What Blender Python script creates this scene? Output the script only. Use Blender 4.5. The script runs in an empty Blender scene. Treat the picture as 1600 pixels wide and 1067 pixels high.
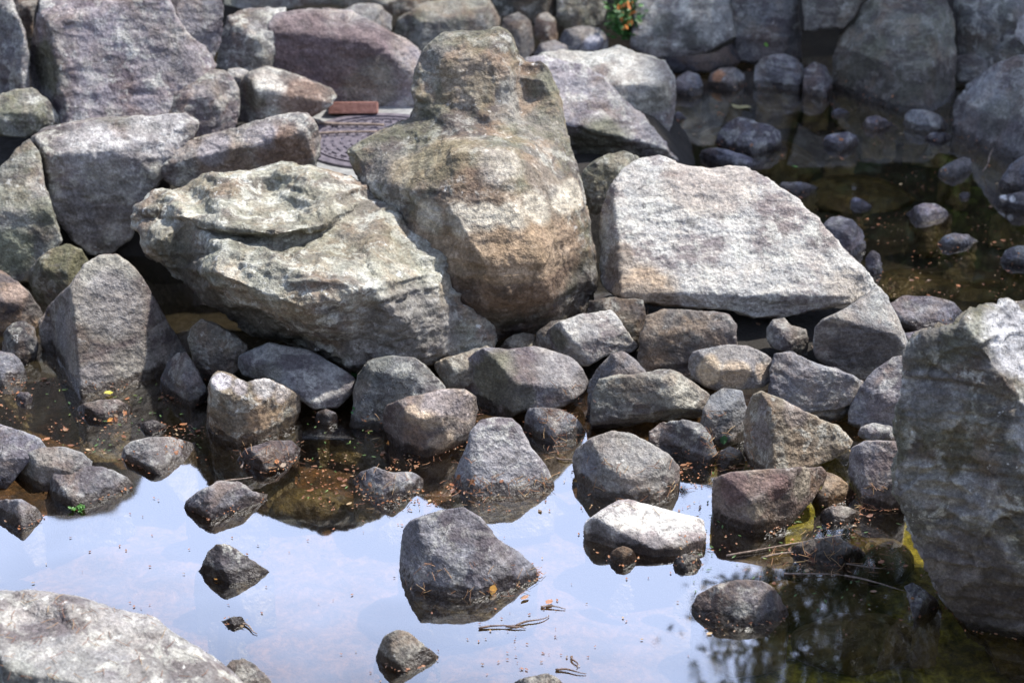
import bpy, math, random
import numpy as np
from mathutils import Vector
from mathutils.geometry import delaunay_2d_cdt

# ------------------------------------------------------------------ camera, sky, sun, exposure
SC = bpy.context.scene
COL = SC.collection
H = 3.0                                   # camera height over the water
FPX = 3111.0                              # focal length in pixels of the 1600 px wide photograph
TH = math.radians(25.7)                   # pitch below the horizon
cam_d = bpy.data.cameras.new('camera'); cam = bpy.data.objects.new('camera', cam_d); COL.objects.link(cam)
cam.location = (0, 0, H); cam.rotation_euler = (math.radians(90) - TH, 0, 0)
cam_d.sensor_width = 36; cam_d.lens = FPX * 36 / 1600; cam_d.clip_start = 0.1; cam_d.clip_end = 400
cam_d.dof.use_dof = True; cam_d.dof.focus_distance = 5.85; cam_d.dof.aperture_fstop = 3.2
SC.camera = cam
SUN_EL, SUN_AZ = math.radians(61), math.radians(68)     # azimuth measured from +Y (away from camera) towards +X
world = bpy.data.worlds.new('World'); SC.world = world; world.use_nodes = True
nt = world.node_tree; nt.nodes.clear()
wo = nt.nodes.new('ShaderNodeOutputWorld'); bg = nt.nodes.new('ShaderNodeBackground')
sky = nt.nodes.new('ShaderNodeTexSky'); sky.sky_type = 'NISHITA'; sky.sun_disc = False
sky.sun_elevation = SUN_EL; sky.sun_rotation = SUN_AZ; sky.dust_density = 1.5; sky.air_density = 1.0
bg.inputs['Strength'].default_value = 0.13
tc = nt.nodes.new('ShaderNodeTexCoord')
# thin bright haze that thickens towards the horizon, with soft cloud structure
cn = nt.nodes.new('ShaderNodeTexNoise'); cn.inputs['Scale'].default_value = 2.2; cn.inputs['Detail'].default_value = 6
sp = nt.nodes.new('ShaderNodeSeparateXYZ'); cz = nt.nodes.new('ShaderNodeMath'); cz.operation = 'MULTIPLY_ADD'; cz.inputs[1].default_value = .25
cr = nt.nodes.new('ShaderNodeMapRange'); cr.inputs['From Min'].default_value = .56 + .12; cr.inputs['From Max'].default_value = .67 + .12
cr.inputs['To Min'].default_value = 1.0; cr.inputs['To Max'].default_value = .02
cm = nt.nodes.new('ShaderNodeMix'); cm.data_type = 'RGBA'; cm.inputs[7].default_value = (12.4, 14.8, 21.4, 1)
nt.links.new(tc.outputs['Generated'], cn.inputs['Vector']); nt.links.new(tc.outputs['Generated'], sp.inputs[0])
nt.links.new(cn.outputs['Fac'], cz.inputs[0]); nt.links.new(sp.outputs['Z'], cz.inputs[2]); nt.links.new(cz.outputs[0], cr.inputs['Value'])
nt.links.new(cr.outputs['Result'], cm.inputs[0]); nt.links.new(sky.outputs['Color'], cm.inputs[6])
nt.links.new(cm.outputs[2], bg.inputs['Color']); nt.links.new(bg.outputs['Background'], wo.inputs['Surface'])
sun_d = bpy.data.lights.new('sun', 'SUN'); sun = bpy.data.objects.new('sun', sun_d); COL.objects.link(sun)
sun_d.energy = 5.0; sun_d.angle = math.radians(1.2); sun_d.color = (1, .965, .91)
sdir = Vector((math.sin(SUN_AZ) * math.cos(SUN_EL), math.cos(SUN_AZ) * math.cos(SUN_EL), math.sin(SUN_EL)))
sun.rotation_euler = sdir.to_track_quat('Z', 'Y').to_euler()
SC.view_settings.view_transform = 'Standard'; SC.view_settings.look = 'None'
SC.view_settings.gamma = 1; SC.view_settings.exposure = 0.7; SC.view_settings.use_curve_mapping = False
SC.render.engine = 'CYCLES'
SC.cycles.max_bounces = 6; SC.cycles.transparent_max_bounces = 10; SC.cycles.use_denoising = True
RNG = random.Random(7)

# ------------------------------------------------------------------ pixel <-> place
cT, sT = math.cos(TH), math.sin(TH)
def ray(px, py):
    """direction through a photo pixel, scaled so that its Y is 1"""
    a, b = (px - 800) / FPX, (533.5 - py) / FPX
    d = (a, cT + b * sT, -sT + b * cT)
    return d[0] / d[1], d[2] / d[1]
def at(px, py, Y):
    dx, dz = ray(px, py); return (dx * Y, Y, H + dz * Y)
def on_z(px, py, z=0.0):
    dx, dz = ray(px, py); Y = (z - H) / dz; return (dx * Y, Y, z)
def proj(p):
    x, y, z = p[0], p[1], p[2] - H
    dep = y * cT - z * sT
    return 800 + FPX * x / dep, 533.5 - FPX * (y * sT + z * cT) / dep

# ------------------------------------------------------------------ numpy noise
def _hash(ix, iy, iz, seed):
    h = (ix.astype(np.int64) * 374761393 + iy.astype(np.int64) * 668265263 + iz.astype(np.int64) * 2147483647 + seed * 974711) & 0xffffffff
    h = ((h ^ (h >> 13)) * 1274126177) & 0xffffffff
    h = ((h ^ (h >> 16)) * 2246822519) & 0xffffffff
    return ((h ^ (h >> 15)) & 0xffffff).astype(np.float64) / 0xffffff
def vnoise(p, seed=0):
    i = np.floor(p); f = p - i; u = f * f * f * (f * (f * 6 - 15) + 10); i = i.astype(np.int64); r = 0
    for a in (0, 1):
        for b in (0, 1):
            for c in (0, 1):
                w = (u[:, 0] if a else 1 - u[:, 0]) * (u[:, 1] if b else 1 - u[:, 1]) * (u[:, 2] if c else 1 - u[:, 2])
                r = r + w * _hash(i[:, 0] + a, i[:, 1] + b, i[:, 2] + c, seed)
    return r * 2 - 1
def fbm(p, o=3, seed=0, ridged=False):
    r = 0; a = 1; t = 0
    for k in range(o):
        n = vnoise(p * 2.03 ** k + 17.3 * k, seed + k)
        r = r + a * ((1 - 2 * np.abs(n)) if ridged else n); t += a; a *= .5
    return r / t
def chips(p, seed=0):
    """broken planes: every cell has a tilted plane of its own"""
    i = np.floor(p).astype(np.int64); best = np.full(len(p), 1e9); out = np.zeros(len(p))
    for a in (-1, 0, 1):
        for b in (-1, 0, 1):
            for c in (-1, 0, 1):
                q = i + (a, b, c)
                f = q + np.stack([_hash(q[:, 0], q[:, 1], q[:, 2], seed + k) for k in range(3)], 1)
                d = p - f; dd = (d * d).sum(1)
                n = np.stack([_hash(q[:, 0], q[:, 1], q[:, 2], seed + 5 + k) for k in range(3)], 1) * 2 - 1
                v = (d * n).sum(1); m = dd < best
                best = np.where(m, dd, best); out = np.where(m, v, out)
    return out

# ------------------------------------------------------------------ materials
def newmat(name):
    m = bpy.data.materials.new(name); m.use_nodes = True; t = m.node_tree
    return m, t, t.nodes['Principled BSDF']
def N(t, typ, **kw):
    n = t.nodes.new(typ)
    for k, v in kw.items():
        if k in n.inputs.keys(): n.inputs[k].default_value = v
        else: setattr(n, k, v)
    return n
def noise(t, vec, scale, detail=4, rough=.55, dist=0):
    n = N(t, 'ShaderNodeTexNoise', Scale=scale, Detail=detail, Roughness=rough, Distortion=dist)
    t.links.new(vec, n.inputs['Vector']); return n.outputs['Fac']
def mrange(t, v, a, b, c=0., d=1.):
    n = t.nodes.new('ShaderNodeMapRange'); n.interpolation_type = 'SMOOTHSTEP'
    for k, x in zip(('From Min', 'From Max', 'To Min', 'To Max'), (a, b, c, d)):
        if isinstance(x, (int, float)): n.inputs[k].default_value = x
        else: t.links.new(x, n.inputs[k])
    t.links.new(v, n.inputs['Value']); return n.outputs['Result']
def mth(t, op, a, b=None):
    n = t.nodes.new('ShaderNodeMath'); n.operation = op
    for k, x in enumerate((a, b)):
        if x is None: continue
        if isinstance(x, (int, float)): n.inputs[k].default_value = x
        else: t.links.new(x, n.inputs[k])
    return n.outputs[0]
def mix(t, f, a, b, mode='MIX'):
    n = t.nodes.new('ShaderNodeMix'); n.data_type = 'RGBA'; n.blend_type = mode
    for k, x in (('Factor', f), ('A', a), ('B', b)):
        s = n.inputs[k]
        if k != 'Factor': s = [q for q in n.inputs if q.name == k and q.type == 'RGBA'][0]
        if isinstance(x, (int, float)): s.default_value = x
        elif isinstance(x, tuple): s.default_value = x if len(x) == 4 else (*x, 1)
        else: t.links.new(x, s)
    return [q for q in n.outputs if q.type == 'RGBA'][0]
def attr(t, name, typ='OBJECT'):
    n = t.nodes.new('ShaderNodeAttribute'); n.attribute_type = typ; n.attribute_name = name; return n

def rock_material():
    m, t, b = newmat('weathered_granite')
    L = t.links
    pos = attr(t, 'rest', 'GEOMETRY').outputs['Vector']        # rest position: travels with the stone
    base = attr(t, 'stone_tint').outputs['Color']
    lich = attr(t, 'lichen').outputs['Fac']; moss = attr(t, 'moss').outputs['Fac']
    tide = attr(t, 'tide').outputs['Fac']; iron = attr(t, 'iron').outputs['Fac']
    # gneiss banding: stretched coordinates
    mp = N(t, 'ShaderNodeMapping'); L.new(pos, mp.inputs['Vector'])
    mp.inputs['Rotation'].default_value = (.5, .35, .2); mp.inputs['Scale'].default_value = (1, 1, 5)
    band = noise(t, mp.outputs['Vector'], 7, 4, .6)
    big = noise(t, pos, 4.2, 5, .6, .3)
    med = noise(t, pos, 15, 6, .68, .4)
    med2 = noise(t, pos, 26, 6, .7, .2)
    fine = noise(t, pos, 95, 5, .75)
    grain = noise(t, pos, 330, 3, .8)
    c = mix(t, mrange(t, big, .44, .56), mix(t, 1., base, (.52, .46, .48), 'MULTIPLY'), base)
    c = mix(t, mrange(t, band, .48, .62, 0, .6), c, mix(t, 1., base, (1.45, 1.4, 1.32), 'MULTIPLY'))
    c = mix(t, mrange(t, band, .28, .42, .5, 0), c, mix(t, 1., base, (.5, .46, .46), 'MULTIPLY'))
    # iron / tan stain
    c = mix(t, mth(t, 'MULTIPLY', mrange(t, noise(t, pos, 6.5, 5, .65, .5), .45, .62), iron), c, (.30, .19, .105))
    # pale crust lichen
    lm = mth(t, 'MULTIPLY', mrange(t, med, .5, .6), mrange(t, noise(t, pos, 3.1, 3), .35, .6, .35, 1))
    c = mix(t, mth(t, 'MULTIPLY', lm, lich), c, (.50, .50, .44))
    c = mix(t, mth(t, 'MULTIPLY', mrange(t, med2, .62, .68), lich), c, (.66, .66, .62))
    # olive film of algae and moss
    c = mix(t, mth(t, 'MULTIPLY', mrange(t, noise(t, pos, 5.3, 5, .65), .42, .62), moss), c, (.085, .09, .045))
    # dark crust blotches
    c = mix(t, mrange(t, noise(t, pos, 21, 6, .7, .5), .55, .66, 0, .6), c, (.06, .054, .052))
    # stains of single stones, with light and shade painted into the same colour
    st = attr(t, 'stain_and_shading', 'GEOMETRY')
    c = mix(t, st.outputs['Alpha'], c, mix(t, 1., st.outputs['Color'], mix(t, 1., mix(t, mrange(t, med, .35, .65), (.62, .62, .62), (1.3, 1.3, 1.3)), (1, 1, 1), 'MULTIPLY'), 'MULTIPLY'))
    # grain
    c = mix(t, 1., c, mix(t, mrange(t, fine, .38, .62), (.76, .75, .75), (1.24, 1.24, 1.24)), 'MULTIPLY')
    c = mix(t, 1., c, mix(t, mrange(t, grain, .38, .62), (.8, .79, .79), (1.2, 1.2, 1.21)), 'MULTIPLY')
    v3 = N(t, 'ShaderNodeTexVoronoi', Scale=150.); L.new(pos, v3.inputs['Vector']); s3 = t.nodes.new('ShaderNodeSeparateColor'); L.new(v3.outputs['Color'], s3.inputs[0])
    c = mix(t, mrange(t, s3.outputs[0], .88, .95, 0, .2), c, mix(t, 1., c, (1.8, 1.75, 1.7), 'MULTIPLY'))
    c = mix(t, mrange(t, s3.outputs[1], .86, .94, 0, .2), c, mix(t, 1., c, (.42, .41, .41), 'MULTIPLY'))
    # high water mark and wet foot
    geo = t.nodes.new('ShaderNodeNewGeometry'); sx = t.nodes.new('ShaderNodeSeparateXYZ'); L.new(geo.outputs['Position'], sx.inputs[0])
    zz = mth(t, 'ADD', sx.outputs['Z'], mth(t, 'MULTIPLY', mth(t, 'SUBTRACT', noise(t, pos, 5, 4), .5), .05))
    tm = mrange(t, mth(t, 'SUBTRACT', zz, tide), -.012, .012, 1, 0)
    c = mix(t, mth(t, 'MULTIPLY', tm, .8), c, mix(t, 1., c, (.40, .36, .37), 'MULTIPLY'))
    zw = mth(t, 'ADD', sx.outputs['Z'], mth(t, 'MULTIPLY', mth(t, 'SUBTRACT', noise(t, pos, 22, 4), .5), .07))
    wet = mrange(t, zw, .02, .034, 1, 0)
    c = mix(t, wet, c, mix(t, 1., c, (.27, .235, .21), 'MULTIPLY'))
    silt = mix(t, mrange(t, med, .38, .62), (.04, .032, .017), (.13, .11, .05))
    c = mix(t, mth(t, 'MULTIPLY', mrange(t, zw, -.045, -.015, 1, 0), .85), c, silt)
    L.new(c, b.inputs['Base Color'])
    L.new(mrange(t, wet, 0, 1, .82, .3), b.inputs['Roughness'])
    b.inputs['Specular IOR Level'].default_value = .35
    h = mth(t, 'ADD', mth(t, 'MULTIPLY', med, .5), mth(t, 'ADD', mth(t, 'MULTIPLY', fine, .2), mth(t, 'MULTIPLY', grain, .07)))
    v2 = N(t, 'ShaderNodeTexVoronoi', Scale=38., Detail=2., Roughness=.6); L.new(pos, v2.inputs['Vector'])
    h = mth(t, 'ADD', h, mth(t, 'MULTIPLY', v2.outputs['Distance'], .4))
    vo = N(t, 'ShaderNodeTexVoronoi', feature='DISTANCE_TO_EDGE', Scale=5.5)
    wp = t.nodes.new('ShaderNodeVectorMath'); wp.operation = 'MULTIPLY_ADD'
    nn = N(t, 'ShaderNodeTexNoise', Scale=9., Detail=4.); L.new(pos, nn.inputs['Vector'])
    L.new(nn.outputs['Color'], wp.inputs[0]); wp.inputs[1].default_value = (.22, .22, .22); L.new(pos, wp.inputs[2]); L.new(wp.outputs[0], vo.inputs['Vector'])
    crk = mth(t, 'MULTIPLY', mrange(t, vo.outputs['Distance'], 0, .012, 1, 0), mrange(t, noise(t, pos, 2.3, 2), .52, .6))
    h = mth(t, 'SUBTRACT', h, mth(t, 'MULTIPLY', crk, .5))
    bp = N(t, 'ShaderNodeBump', Strength=.65, Distance=.02); L.new(h, bp.inputs['Height']); L.new(bp.outputs[0], b.inputs['Normal'])
    return m
ROCK = rock_material()

def simple(name, col, col2=None, scale=30, rough=.8, bump=.3, bdist=.01, detail=5):
    m, t, b = newmat(name)
    tcn = t.nodes.new('ShaderNodeTexCoord'); v = tcn.outputs['Object']
    n = noise(t, v, scale, detail, .65)
    t.links.new(mix(t, mrange(t, n, .35, .65), col, col2 or col), b.inputs['Base Color'])
    b.inputs['Roughness'].default_value = rough
    bp = N(t, 'ShaderNodeBump', Strength=bump, Distance=bdist); t.links.new(n, bp.inputs['Height']); t.links.new(bp.outputs[0], b.inputs['Normal'])
    return m

# ------------------------------------------------------------------ objects
def mesh_obj(name, verts, faces, mat, parent=None, smooth=False):
    me = bpy.data.meshes.new(name); me.from_pydata([tuple(v) for v in verts], [], [tuple(f) for f in faces]); me.update()
    if smooth: me.polygons.foreach_set('use_smooth', [True] * len(me.polygons))
    o = bpy.data.objects.new(name, me); COL.objects.link(o)
    if mat: me.materials.append(mat)
    if parent: o.parent = parent
    return o
def tag(o, label=None, cat=None, group=None, kind=None):
    if label: o['label'] = label
    if cat: o['category'] = cat
    if group: o['group'] = group
    if kind: o['kind'] = kind
    return o

def inside(p, poly):
    x, y = p; c = False; n = len(poly)
    for i in range(n):
        x1, y1 = poly[i]; x2, y2 = poly[i - 1]
        if (y1 > y) != (y2 > y) and x < (x2 - x1) * (y - y1) / (y2 - y1) + x1: c = not c
    return c

ROCKS = []
def finish_rock(name, V, F, s, vox, seed, rough, chip, strata, sm, center, cat, label, group, col, lich, moss, tide, iron, stains_and_shading, cuts=5):
    """voxel-remesh the blocked-out solid, round its edges a little, then weather the surface"""
    me = bpy.data.meshes.new(name); me.from_pydata(V, [], F); me.update()
    o = bpy.data.objects.new(name, me); COL.objects.link(o)
    md = o.modifiers.new('r', 'REMESH'); md.mode = 'VOXEL'; md.voxel_size = vox
    dg = bpy.context.evaluated_depsgraph_get(); m2 = bpy.data.meshes.new_from_object(o.evaluated_get(dg))
    o.modifiers.clear(); o.data = m2; bpy.data.meshes.remove(me); m2.name = name
    n = len(m2.vertices); P = np.empty(n * 3); m2.vertices.foreach_get('co', P); P = P.reshape(-1, 3)
    ne = len(m2.edges); E = np.empty(ne * 2, np.int64); m2.edges.foreach_get('vertices', E); E = E.reshape(-1, 2)
    if n < 9000:                                   # drop stray crumbs of the remesh
        lab = np.arange(n)
        while True:
            mn = np.minimum(lab[E[:, 0]], lab[E[:, 1]]); l2 = lab.copy(); np.minimum.at(l2, E[:, 0], mn); np.minimum.at(l2, E[:, 1], mn); l2 = l2[l2]
            if (l2 == lab).all(): break
            lab = l2
        ids, ct = np.unique(lab, return_counts=True)
        if len(ids) > 1:
            import bmesh
            keep = ids[np.argmax(ct)]; bm = bmesh.new(); bm.from_mesh(m2); bm.verts.ensure_lookup_table()
            bmesh.ops.delete(bm, geom=[bm.verts[i] for i in np.where(lab != keep)[0]], context='VERTS'); bm.to_mesh(m2); bm.free()
            n = len(m2.vertices); P = np.empty(n * 3); m2.vertices.foreach_get('co', P); P = P.reshape(-1, 3)
            ne = len(m2.edges); E = np.empty(ne * 2, np.int64); m2.edges.foreach_get('vertices', E); E = E.reshape(-1, 2)
    cnt = np.bincount(E.ravel(), minlength=n).astype(float)[:, None]; cnt[cnt == 0] = 1
    def lap(P):
        A = np.stack([np.bincount(E[:, 0], P[E[:, 1], k], n) + np.bincount(E[:, 1], P[E[:, 0], k], n) for k in range(3)], 1)
        return A / cnt
    for _ in range(sm):
        P = P + .6 * (lap(P) - P)
        P = P - .35 * (lap(P) - P) if _ % 2 else P
    def normals(P):
        m2.vertices.foreach_set('co', P.ravel()); m2.update()
        q = np.empty(n * 3); m2.vertices.foreach_get('normal', q) if hasattr(m2.vertices[0], 'normal') else None
        return q.reshape(-1, 3)
    # broken faces: flat cuts on the side that was split off
    ctr = P.mean(0); vd = np.array([0, -cT * .9, sT * 1.3]); vd /= np.linalg.norm(vd); rgp = random.Random(seed * 13 + 1)
    for _ in range(int(cuts)):
        while True:
            nv = np.array([rgp.gauss(0, 1) for _ in range(3)]); nv /= np.linalg.norm(nv)
            if nv @ vd > .45: break
        pr = (P - ctr) @ nv; lim = pr.max() - s * rgp.uniform(.05, .17)
        P = P - nv * np.maximum(0, pr - lim)[:, None] * .93
    Nn = normals(P); off = np.array([seed * 3.71, seed * 1.37, seed * 2.11]); Q = P + off
    d = s * .035 * rough * fbm(Q * 1.9 / s, 2, seed)
    d += s * .012 * rough * fbm(Q * 6 / s, 3, seed + 9, True)
    wq = Q + .03 * np.stack([vnoise(Q * 9, seed + 40 + k) for k in range(3)], 1)
    d += chip * (.055 * s) * .6 * chips(wq * 2.6 / s, seed + 20)
    sm_ = min(1., s / .28)
    d += sm_ * chip * (.009 * chips(wq * 13 / max(.5, sm_), seed + 30) + .004 * chips(wq * 34, seed + 35))
    an = RNG.uniform(-.3, .3); R = np.array([[1, 0, 0], [0, math.cos(an + .35), -math.sin(an + .35)], [0, math.sin(an + .35), math.cos(an + .35)]])
    S = (Q @ R.T) * np.array([5, 5, 26.]) + .7 * vnoise(Q * 4, seed + 3)[:, None]
    d += sm_ * strata * .011 * fbm(S, 3, seed + 50, True)
    d += sm_ * .0045 * rough * fbm(Q * 30, 2, seed + 60)
    P = P + Nn * (d - d.mean())[:, None]
    P = P + .2 * (lap(P) - P)
    P -= np.array(center)
    m2.vertices.foreach_set('co', P.ravel())
    m2.polygons.foreach_set('use_smooth', [True] * len(m2.polygons))
    a = m2.attributes.new('rest', 'FLOAT_VECTOR', 'POINT'); a.data.foreach_set('vector', (P + center + off).astype(np.float32).ravel())
    stc = np.zeros((n, 4), np.float32)
    if stains_and_shading:
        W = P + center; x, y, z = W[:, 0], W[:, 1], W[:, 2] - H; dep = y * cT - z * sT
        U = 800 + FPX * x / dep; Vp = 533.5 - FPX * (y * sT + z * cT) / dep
        for (sx, sy, rad, c3, k) in stains_and_shading:
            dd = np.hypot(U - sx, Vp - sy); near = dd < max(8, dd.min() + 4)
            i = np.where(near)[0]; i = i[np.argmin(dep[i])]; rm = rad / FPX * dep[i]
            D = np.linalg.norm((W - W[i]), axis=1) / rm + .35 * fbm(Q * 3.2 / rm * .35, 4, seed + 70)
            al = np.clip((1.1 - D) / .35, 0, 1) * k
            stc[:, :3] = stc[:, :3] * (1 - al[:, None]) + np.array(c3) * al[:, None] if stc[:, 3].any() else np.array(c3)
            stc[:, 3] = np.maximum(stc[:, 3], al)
    a = m2.attributes.new('stain_and_shading', 'FLOAT_COLOR', 'POINT'); a.data.foreach_set('color', stc.ravel())
    m2.update(); m2.materials.clear(); m2.materials.append(ROCK)
    o.location = center
    o['stone_tint'] = [float(c) for c in col]; o['lichen'] = float(lich); o['moss'] = float(moss); o['tide'] = float(tide); o['iron'] = float(iron)
    tag(o, label, cat, group); ROCKS.append(o)
    return o

def inside_many(U, W, poly):
    c = np.zeros(len(U), bool); n = len(poly)
    for i in range(n):
        x1, y1 = poly[i]; x2, y2 = poly[i - 1]
        if y1 == y2: continue
        c ^= ((y1 > W) != (y2 > W)) & (U < (x2 - x1) * (W - y1) / (y2 - y1) + x1)
    return c

def R(name, label, out, w=None, base=None, lean=.8, pts=None, col=(.23, .225, .22), lich=.3, moss=.15, tide=-1., iron=.2,
      rough=None, chip=1., strata=.5, sm=1, cuts=None, vox=3.2, thick=.9, group=None, stains_and_shading=None, cat=None, sub=.16, um=None,
      fc=None, ft=.6, ku=.5, mode=None):
    """a stone seen as the outline `out` (photo pixels), standing where its waterline `w` or its foot `base` = (pixel row, height) puts it.
    fc: its broken faces, each (px, py, normal): the surface turns to that normal where the pixel px, py meets it.
    pts: for the largest boulders, points of relief (px, py, forward bulge) instead of flat faces."""
    seed = len(ROCKS) + 3; rg = random.Random(seed)
    planes_mode = (fc is not None) or (pts is None) or mode == 'faces'
    out = [tuple(map(float, p)) for p in out]; ws = [tuple(map(float, p)) for p in (w or [])]
    wid = max(p[0] for p in out + ws) - min(p[0] for p in out + ws); big_ = wid > 150
    dn = []
    for k, p in enumerate(out):
        dn.append(p)
        if k + 1 < len(out):
            q = out[k + 1]; L_ = math.dist(p, q); m_ = int(L_ // (24 if big_ else 11))
            for j in range(1, m_ + 1):
                f_ = j / (m_ + 1); jt = L_ * .018 + .4
                dn.append((p[0] + (q[0] - p[0]) * f_ + rg.uniform(-jt, jt), p[1] + (q[1] - p[1]) * f_ + rg.uniform(-jt, jt)))
    out = dn
    allp = out + ws; xs = [p[0] for p in allp]; ys = [p[1] for p in allp]
    if ws: Yc = .5 * (on_z(*ws[0])[1] + on_z(*ws[-1])[1]); zc = 0.
    else: zc = base[1]; Yc = on_z(800, base[0], zc)[1]
    def plane(px, py):
        dz = ray(px, py)[1]; return (Yc + lean * (H - zc)) / (1 - lean * dz)
    ppm = FPX / (Yc * cT + (H - zc) * sT)
    s = .5 * math.sqrt((max(xs) - min(xs)) * (max(ys) - min(ys))) / ppm
    cx, cy = .5 * (min(xs) + max(xs)), .5 * (min(ys) + max(ys))
    wx, hy = max(xs) - min(xs), max(ys) - min(ys)
    # polygon of the solid in the view, with the drowned foot below the waterline
    poly = list(out)
    if ws:
        for k, p in enumerate(ws):
            P = on_z(*p); q = proj((P[0], P[1], -sub))
            if k == 0: poly += [p, q]
            elif k == len(ws) - 1: poly += [q, p]
            else: poly.append(q)
    C = (0., 0., H)
    if planes_mode:
        PL = []
        def front_Y(px, py):
            dx, dz = ray(px, py); best = None
            for n, V in PL:
                nd = n[0] * dx + n[1] + n[2] * dz
                if nd > -1e-3: continue
                t = (n[0] * V[0] + n[1] * V[1] + n[2] * (V[2] - H)) / nd
                best = t if best is None else max(best, t)
            return best
        if ws:
            W3 = sorted([on_z(*p)[:2] for p in ws]); hull = []
            for p in W3:                                   # the side of the foot that faces the viewer
                while len(hull) > 1 and (hull[-1][0] - hull[-2][0]) * (p[1] - hull[-2][1]) - (hull[-1][1] - hull[-2][1]) * (p[0] - hull[-2][0]) <= 0: hull.pop()
                hull.append(p)
            for a, b in zip(hull[:-1], hull[1:]):
                nx, ny = (b[1] - a[1]), -(b[0] - a[0]); L_ = math.hypot(nx, ny) or 1
                PL.append(((nx / L_, ny / L_, ft + rg.uniform(-.06, .1)), (a[0], a[1], 0.)))
        lst = list(fc) if fc is not None else None
        if lst is None:
            lst = []
            if not ws: lst.append((cx, cy + hy * .42, (rg.uniform(-.3, .3), -1, rg.uniform(.0, .3))))
            ry = cy - hy * rg.uniform(-.02, .14)
            sd = rg.choice((-1, 1))
            lst.append((cx + wx * rg.uniform(-.15, .15), ry, (rg.uniform(-.3, .3), -rg.uniform(.35, .65), 1)))
            lst.append((cx + sd * wx * rg.uniform(.12, .25), ry + hy * .1, (sd * rg.uniform(.7, 1), -rg.uniform(.4, .8), rg.uniform(.1, .5))))
            lst.append((cx - sd * wx * rg.uniform(.28, .38), ry + hy * .05, (-sd * rg.uniform(.7, 1), -rg.uniform(.3, .6), rg.uniform(.2, .7))))
        for (px, py, n) in lst:
            Y = front_Y(px, py) if PL else Yc
            if Y is None: Y = Yc
            PL.append((n, at(px, py, Y)))
        for _ in range(0 if big_ and fc is not None else 3):                                 # small chamfers along the rims
            sx_ = rg.choice((-1, 1)) * rg.uniform(.22, .42); sy_ = rg.uniform(-.4, .25); px, py = cx + wx * sx_, cy + hy * sy_; Y = front_Y(px, py) or Yc
            PL.append(((sx_ * rg.uniform(1.6, 2.6), -rg.uniform(.6, 1), -sy_ * rg.uniform(1, 2.2)), at(px, py, Y - s * rg.uniform(.0, .06))))
        def depth(px, py):
            b = plane(px, py); y = front_Y(px, py)
            return min(max(y, b - 1.6 * s), b + .75 * s * thick) if y is not None else b
        g = max(vox * .95, wx / 90)
        gx, gy = np.meshgrid(np.arange(min(xs) + g / 2, max(xs), g), np.arange(min(ys) + g / 2, max(p[1] for p in poly), g)); gx = gx.ravel() + 1e-3; gy = gy.ravel() + 1e-3
        ok = inside_many(gx, gy, poly)
        cxp, cyp = sum(p[0] for p in poly) / len(poly), sum(p[1] for p in poly) / len(poly)
        shr = [(cxp + (x - cxp) * (1 - .6 * g / (wx * .5)), cyp + (y - cyp) * (1 - .6 * g / (hy * .5))) for x, y in poly]
        ok &= inside_many(gx, gy, shr)
        inner2 = list(zip(gx[ok], gy[ok])); inner3 = [at(a, b, depth(a, b)) for a, b in inner2]
        frontO = [at(a, b, depth(a, b)) for a, b in poly]
    else:
        if um is None: um = 1.7 if s < .25 else 1.3
        def iu(q):
            wt = [(1 / (math.dist(q, f[:2]) ** 2.5 + 9), f[2]) for f in pts]; return sum(a * b for a, b in wt) / sum(a for a, b in wt)
        front = list(pts)
        for (px, py) in out:
            q = (px + (cx - px) * .075, py + (cy - py) * .075)
            if inside(q, poly) and min(math.dist(q, f[:2]) for f in front) > 14: front.append((q[0], q[1], iu(q) * (.5 + .5 * ku)))
        inner2 = [f[:2] for f in front if inside(f[:2], poly)]; inner3 = [at(f[0], f[1], plane(f[0], f[1]) - f[2] * um * s) for f in front if inside(f[:2], poly)]
        frontO = []
        wl = [p for p in ws]
        for p in poly[:len(out)]: frontO.append(at(p[0], p[1], plane(*p) - iu(p) * um * s * ku))
        for k, p in enumerate(wl):
            P = on_z(*p); D = (P[0], P[1], -sub)
            if k == 0: frontO += [P, D]
            elif k == len(wl) - 1: frontO += [D, P]
            else: frontO.append(D); inner2.append(p); inner3.append(P)
    # the far side: the rim goes straight back a little, then the body closes
    def backY(px, py, k): return plane(px, py) + thick * s * k
    rimB = [at(a, b, max(P[1] + .05 * s, backY(a, b, .3 if planes_mode else .12))) for (a, b), P in zip(poly, frontO)]
    back2, back3 = [], []
    for kk, dd in ((.88, .62), (.6, .95), (.25, 1.15)):
        for (px, py) in poly[::(1 if kk > .8 else 3)]:
            q = (cx + (px - cx) * kk, cy + (py - cy) * kk)
            if inside(q, poly): back2.append(q); back3.append(at(q[0], q[1], max(backY(q[0], q[1], dd), (depth(*q) + .1 * s) if planes_mode else 0)))
    V, F = [], []; nO = len(poly)
    def add_sheet(o3, i2, i3, flip):
        pp = [Vector((a, -b)) for a, b in poly + i2]
        r = delaunay_2d_cdt(pp, [], [list(range(nO))], 1, 1e-4); src = o3 + i3; b0 = len(V); back = {}
        for k, (v, og) in enumerate(zip(r[0], r[3])):
            if og: V.append(src[og[0]])
            else: V.append(at(v[0], -v[1], plane(v[0], -v[1])))
            for q in og: back[q] = b0 + k
        for f in r[2]: F.append([b0 + k for k in (reversed(f) if flip else f)])
        return back
    a_ = add_sheet(frontO, inner2, inner3, False); b_ = add_sheet(rimB, back2, back3, True)
    for k in range(nO):
        m_ = (k + 1) % nO
        if all(q in a_ and q in b_ for q in (k, m_)): F.append([a_[k], b_[k], b_[m_], a_[m_]])
    F = [f for f in F if len(set(f)) == len(f)]
    if cuts is None: cuts = 0
    if rough is None: rough = .45 if planes_mode else .8
    cen = on_z(cx, max(ys), 0) if ws else at(cx, max(ys), Yc + .3 * s)
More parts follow.
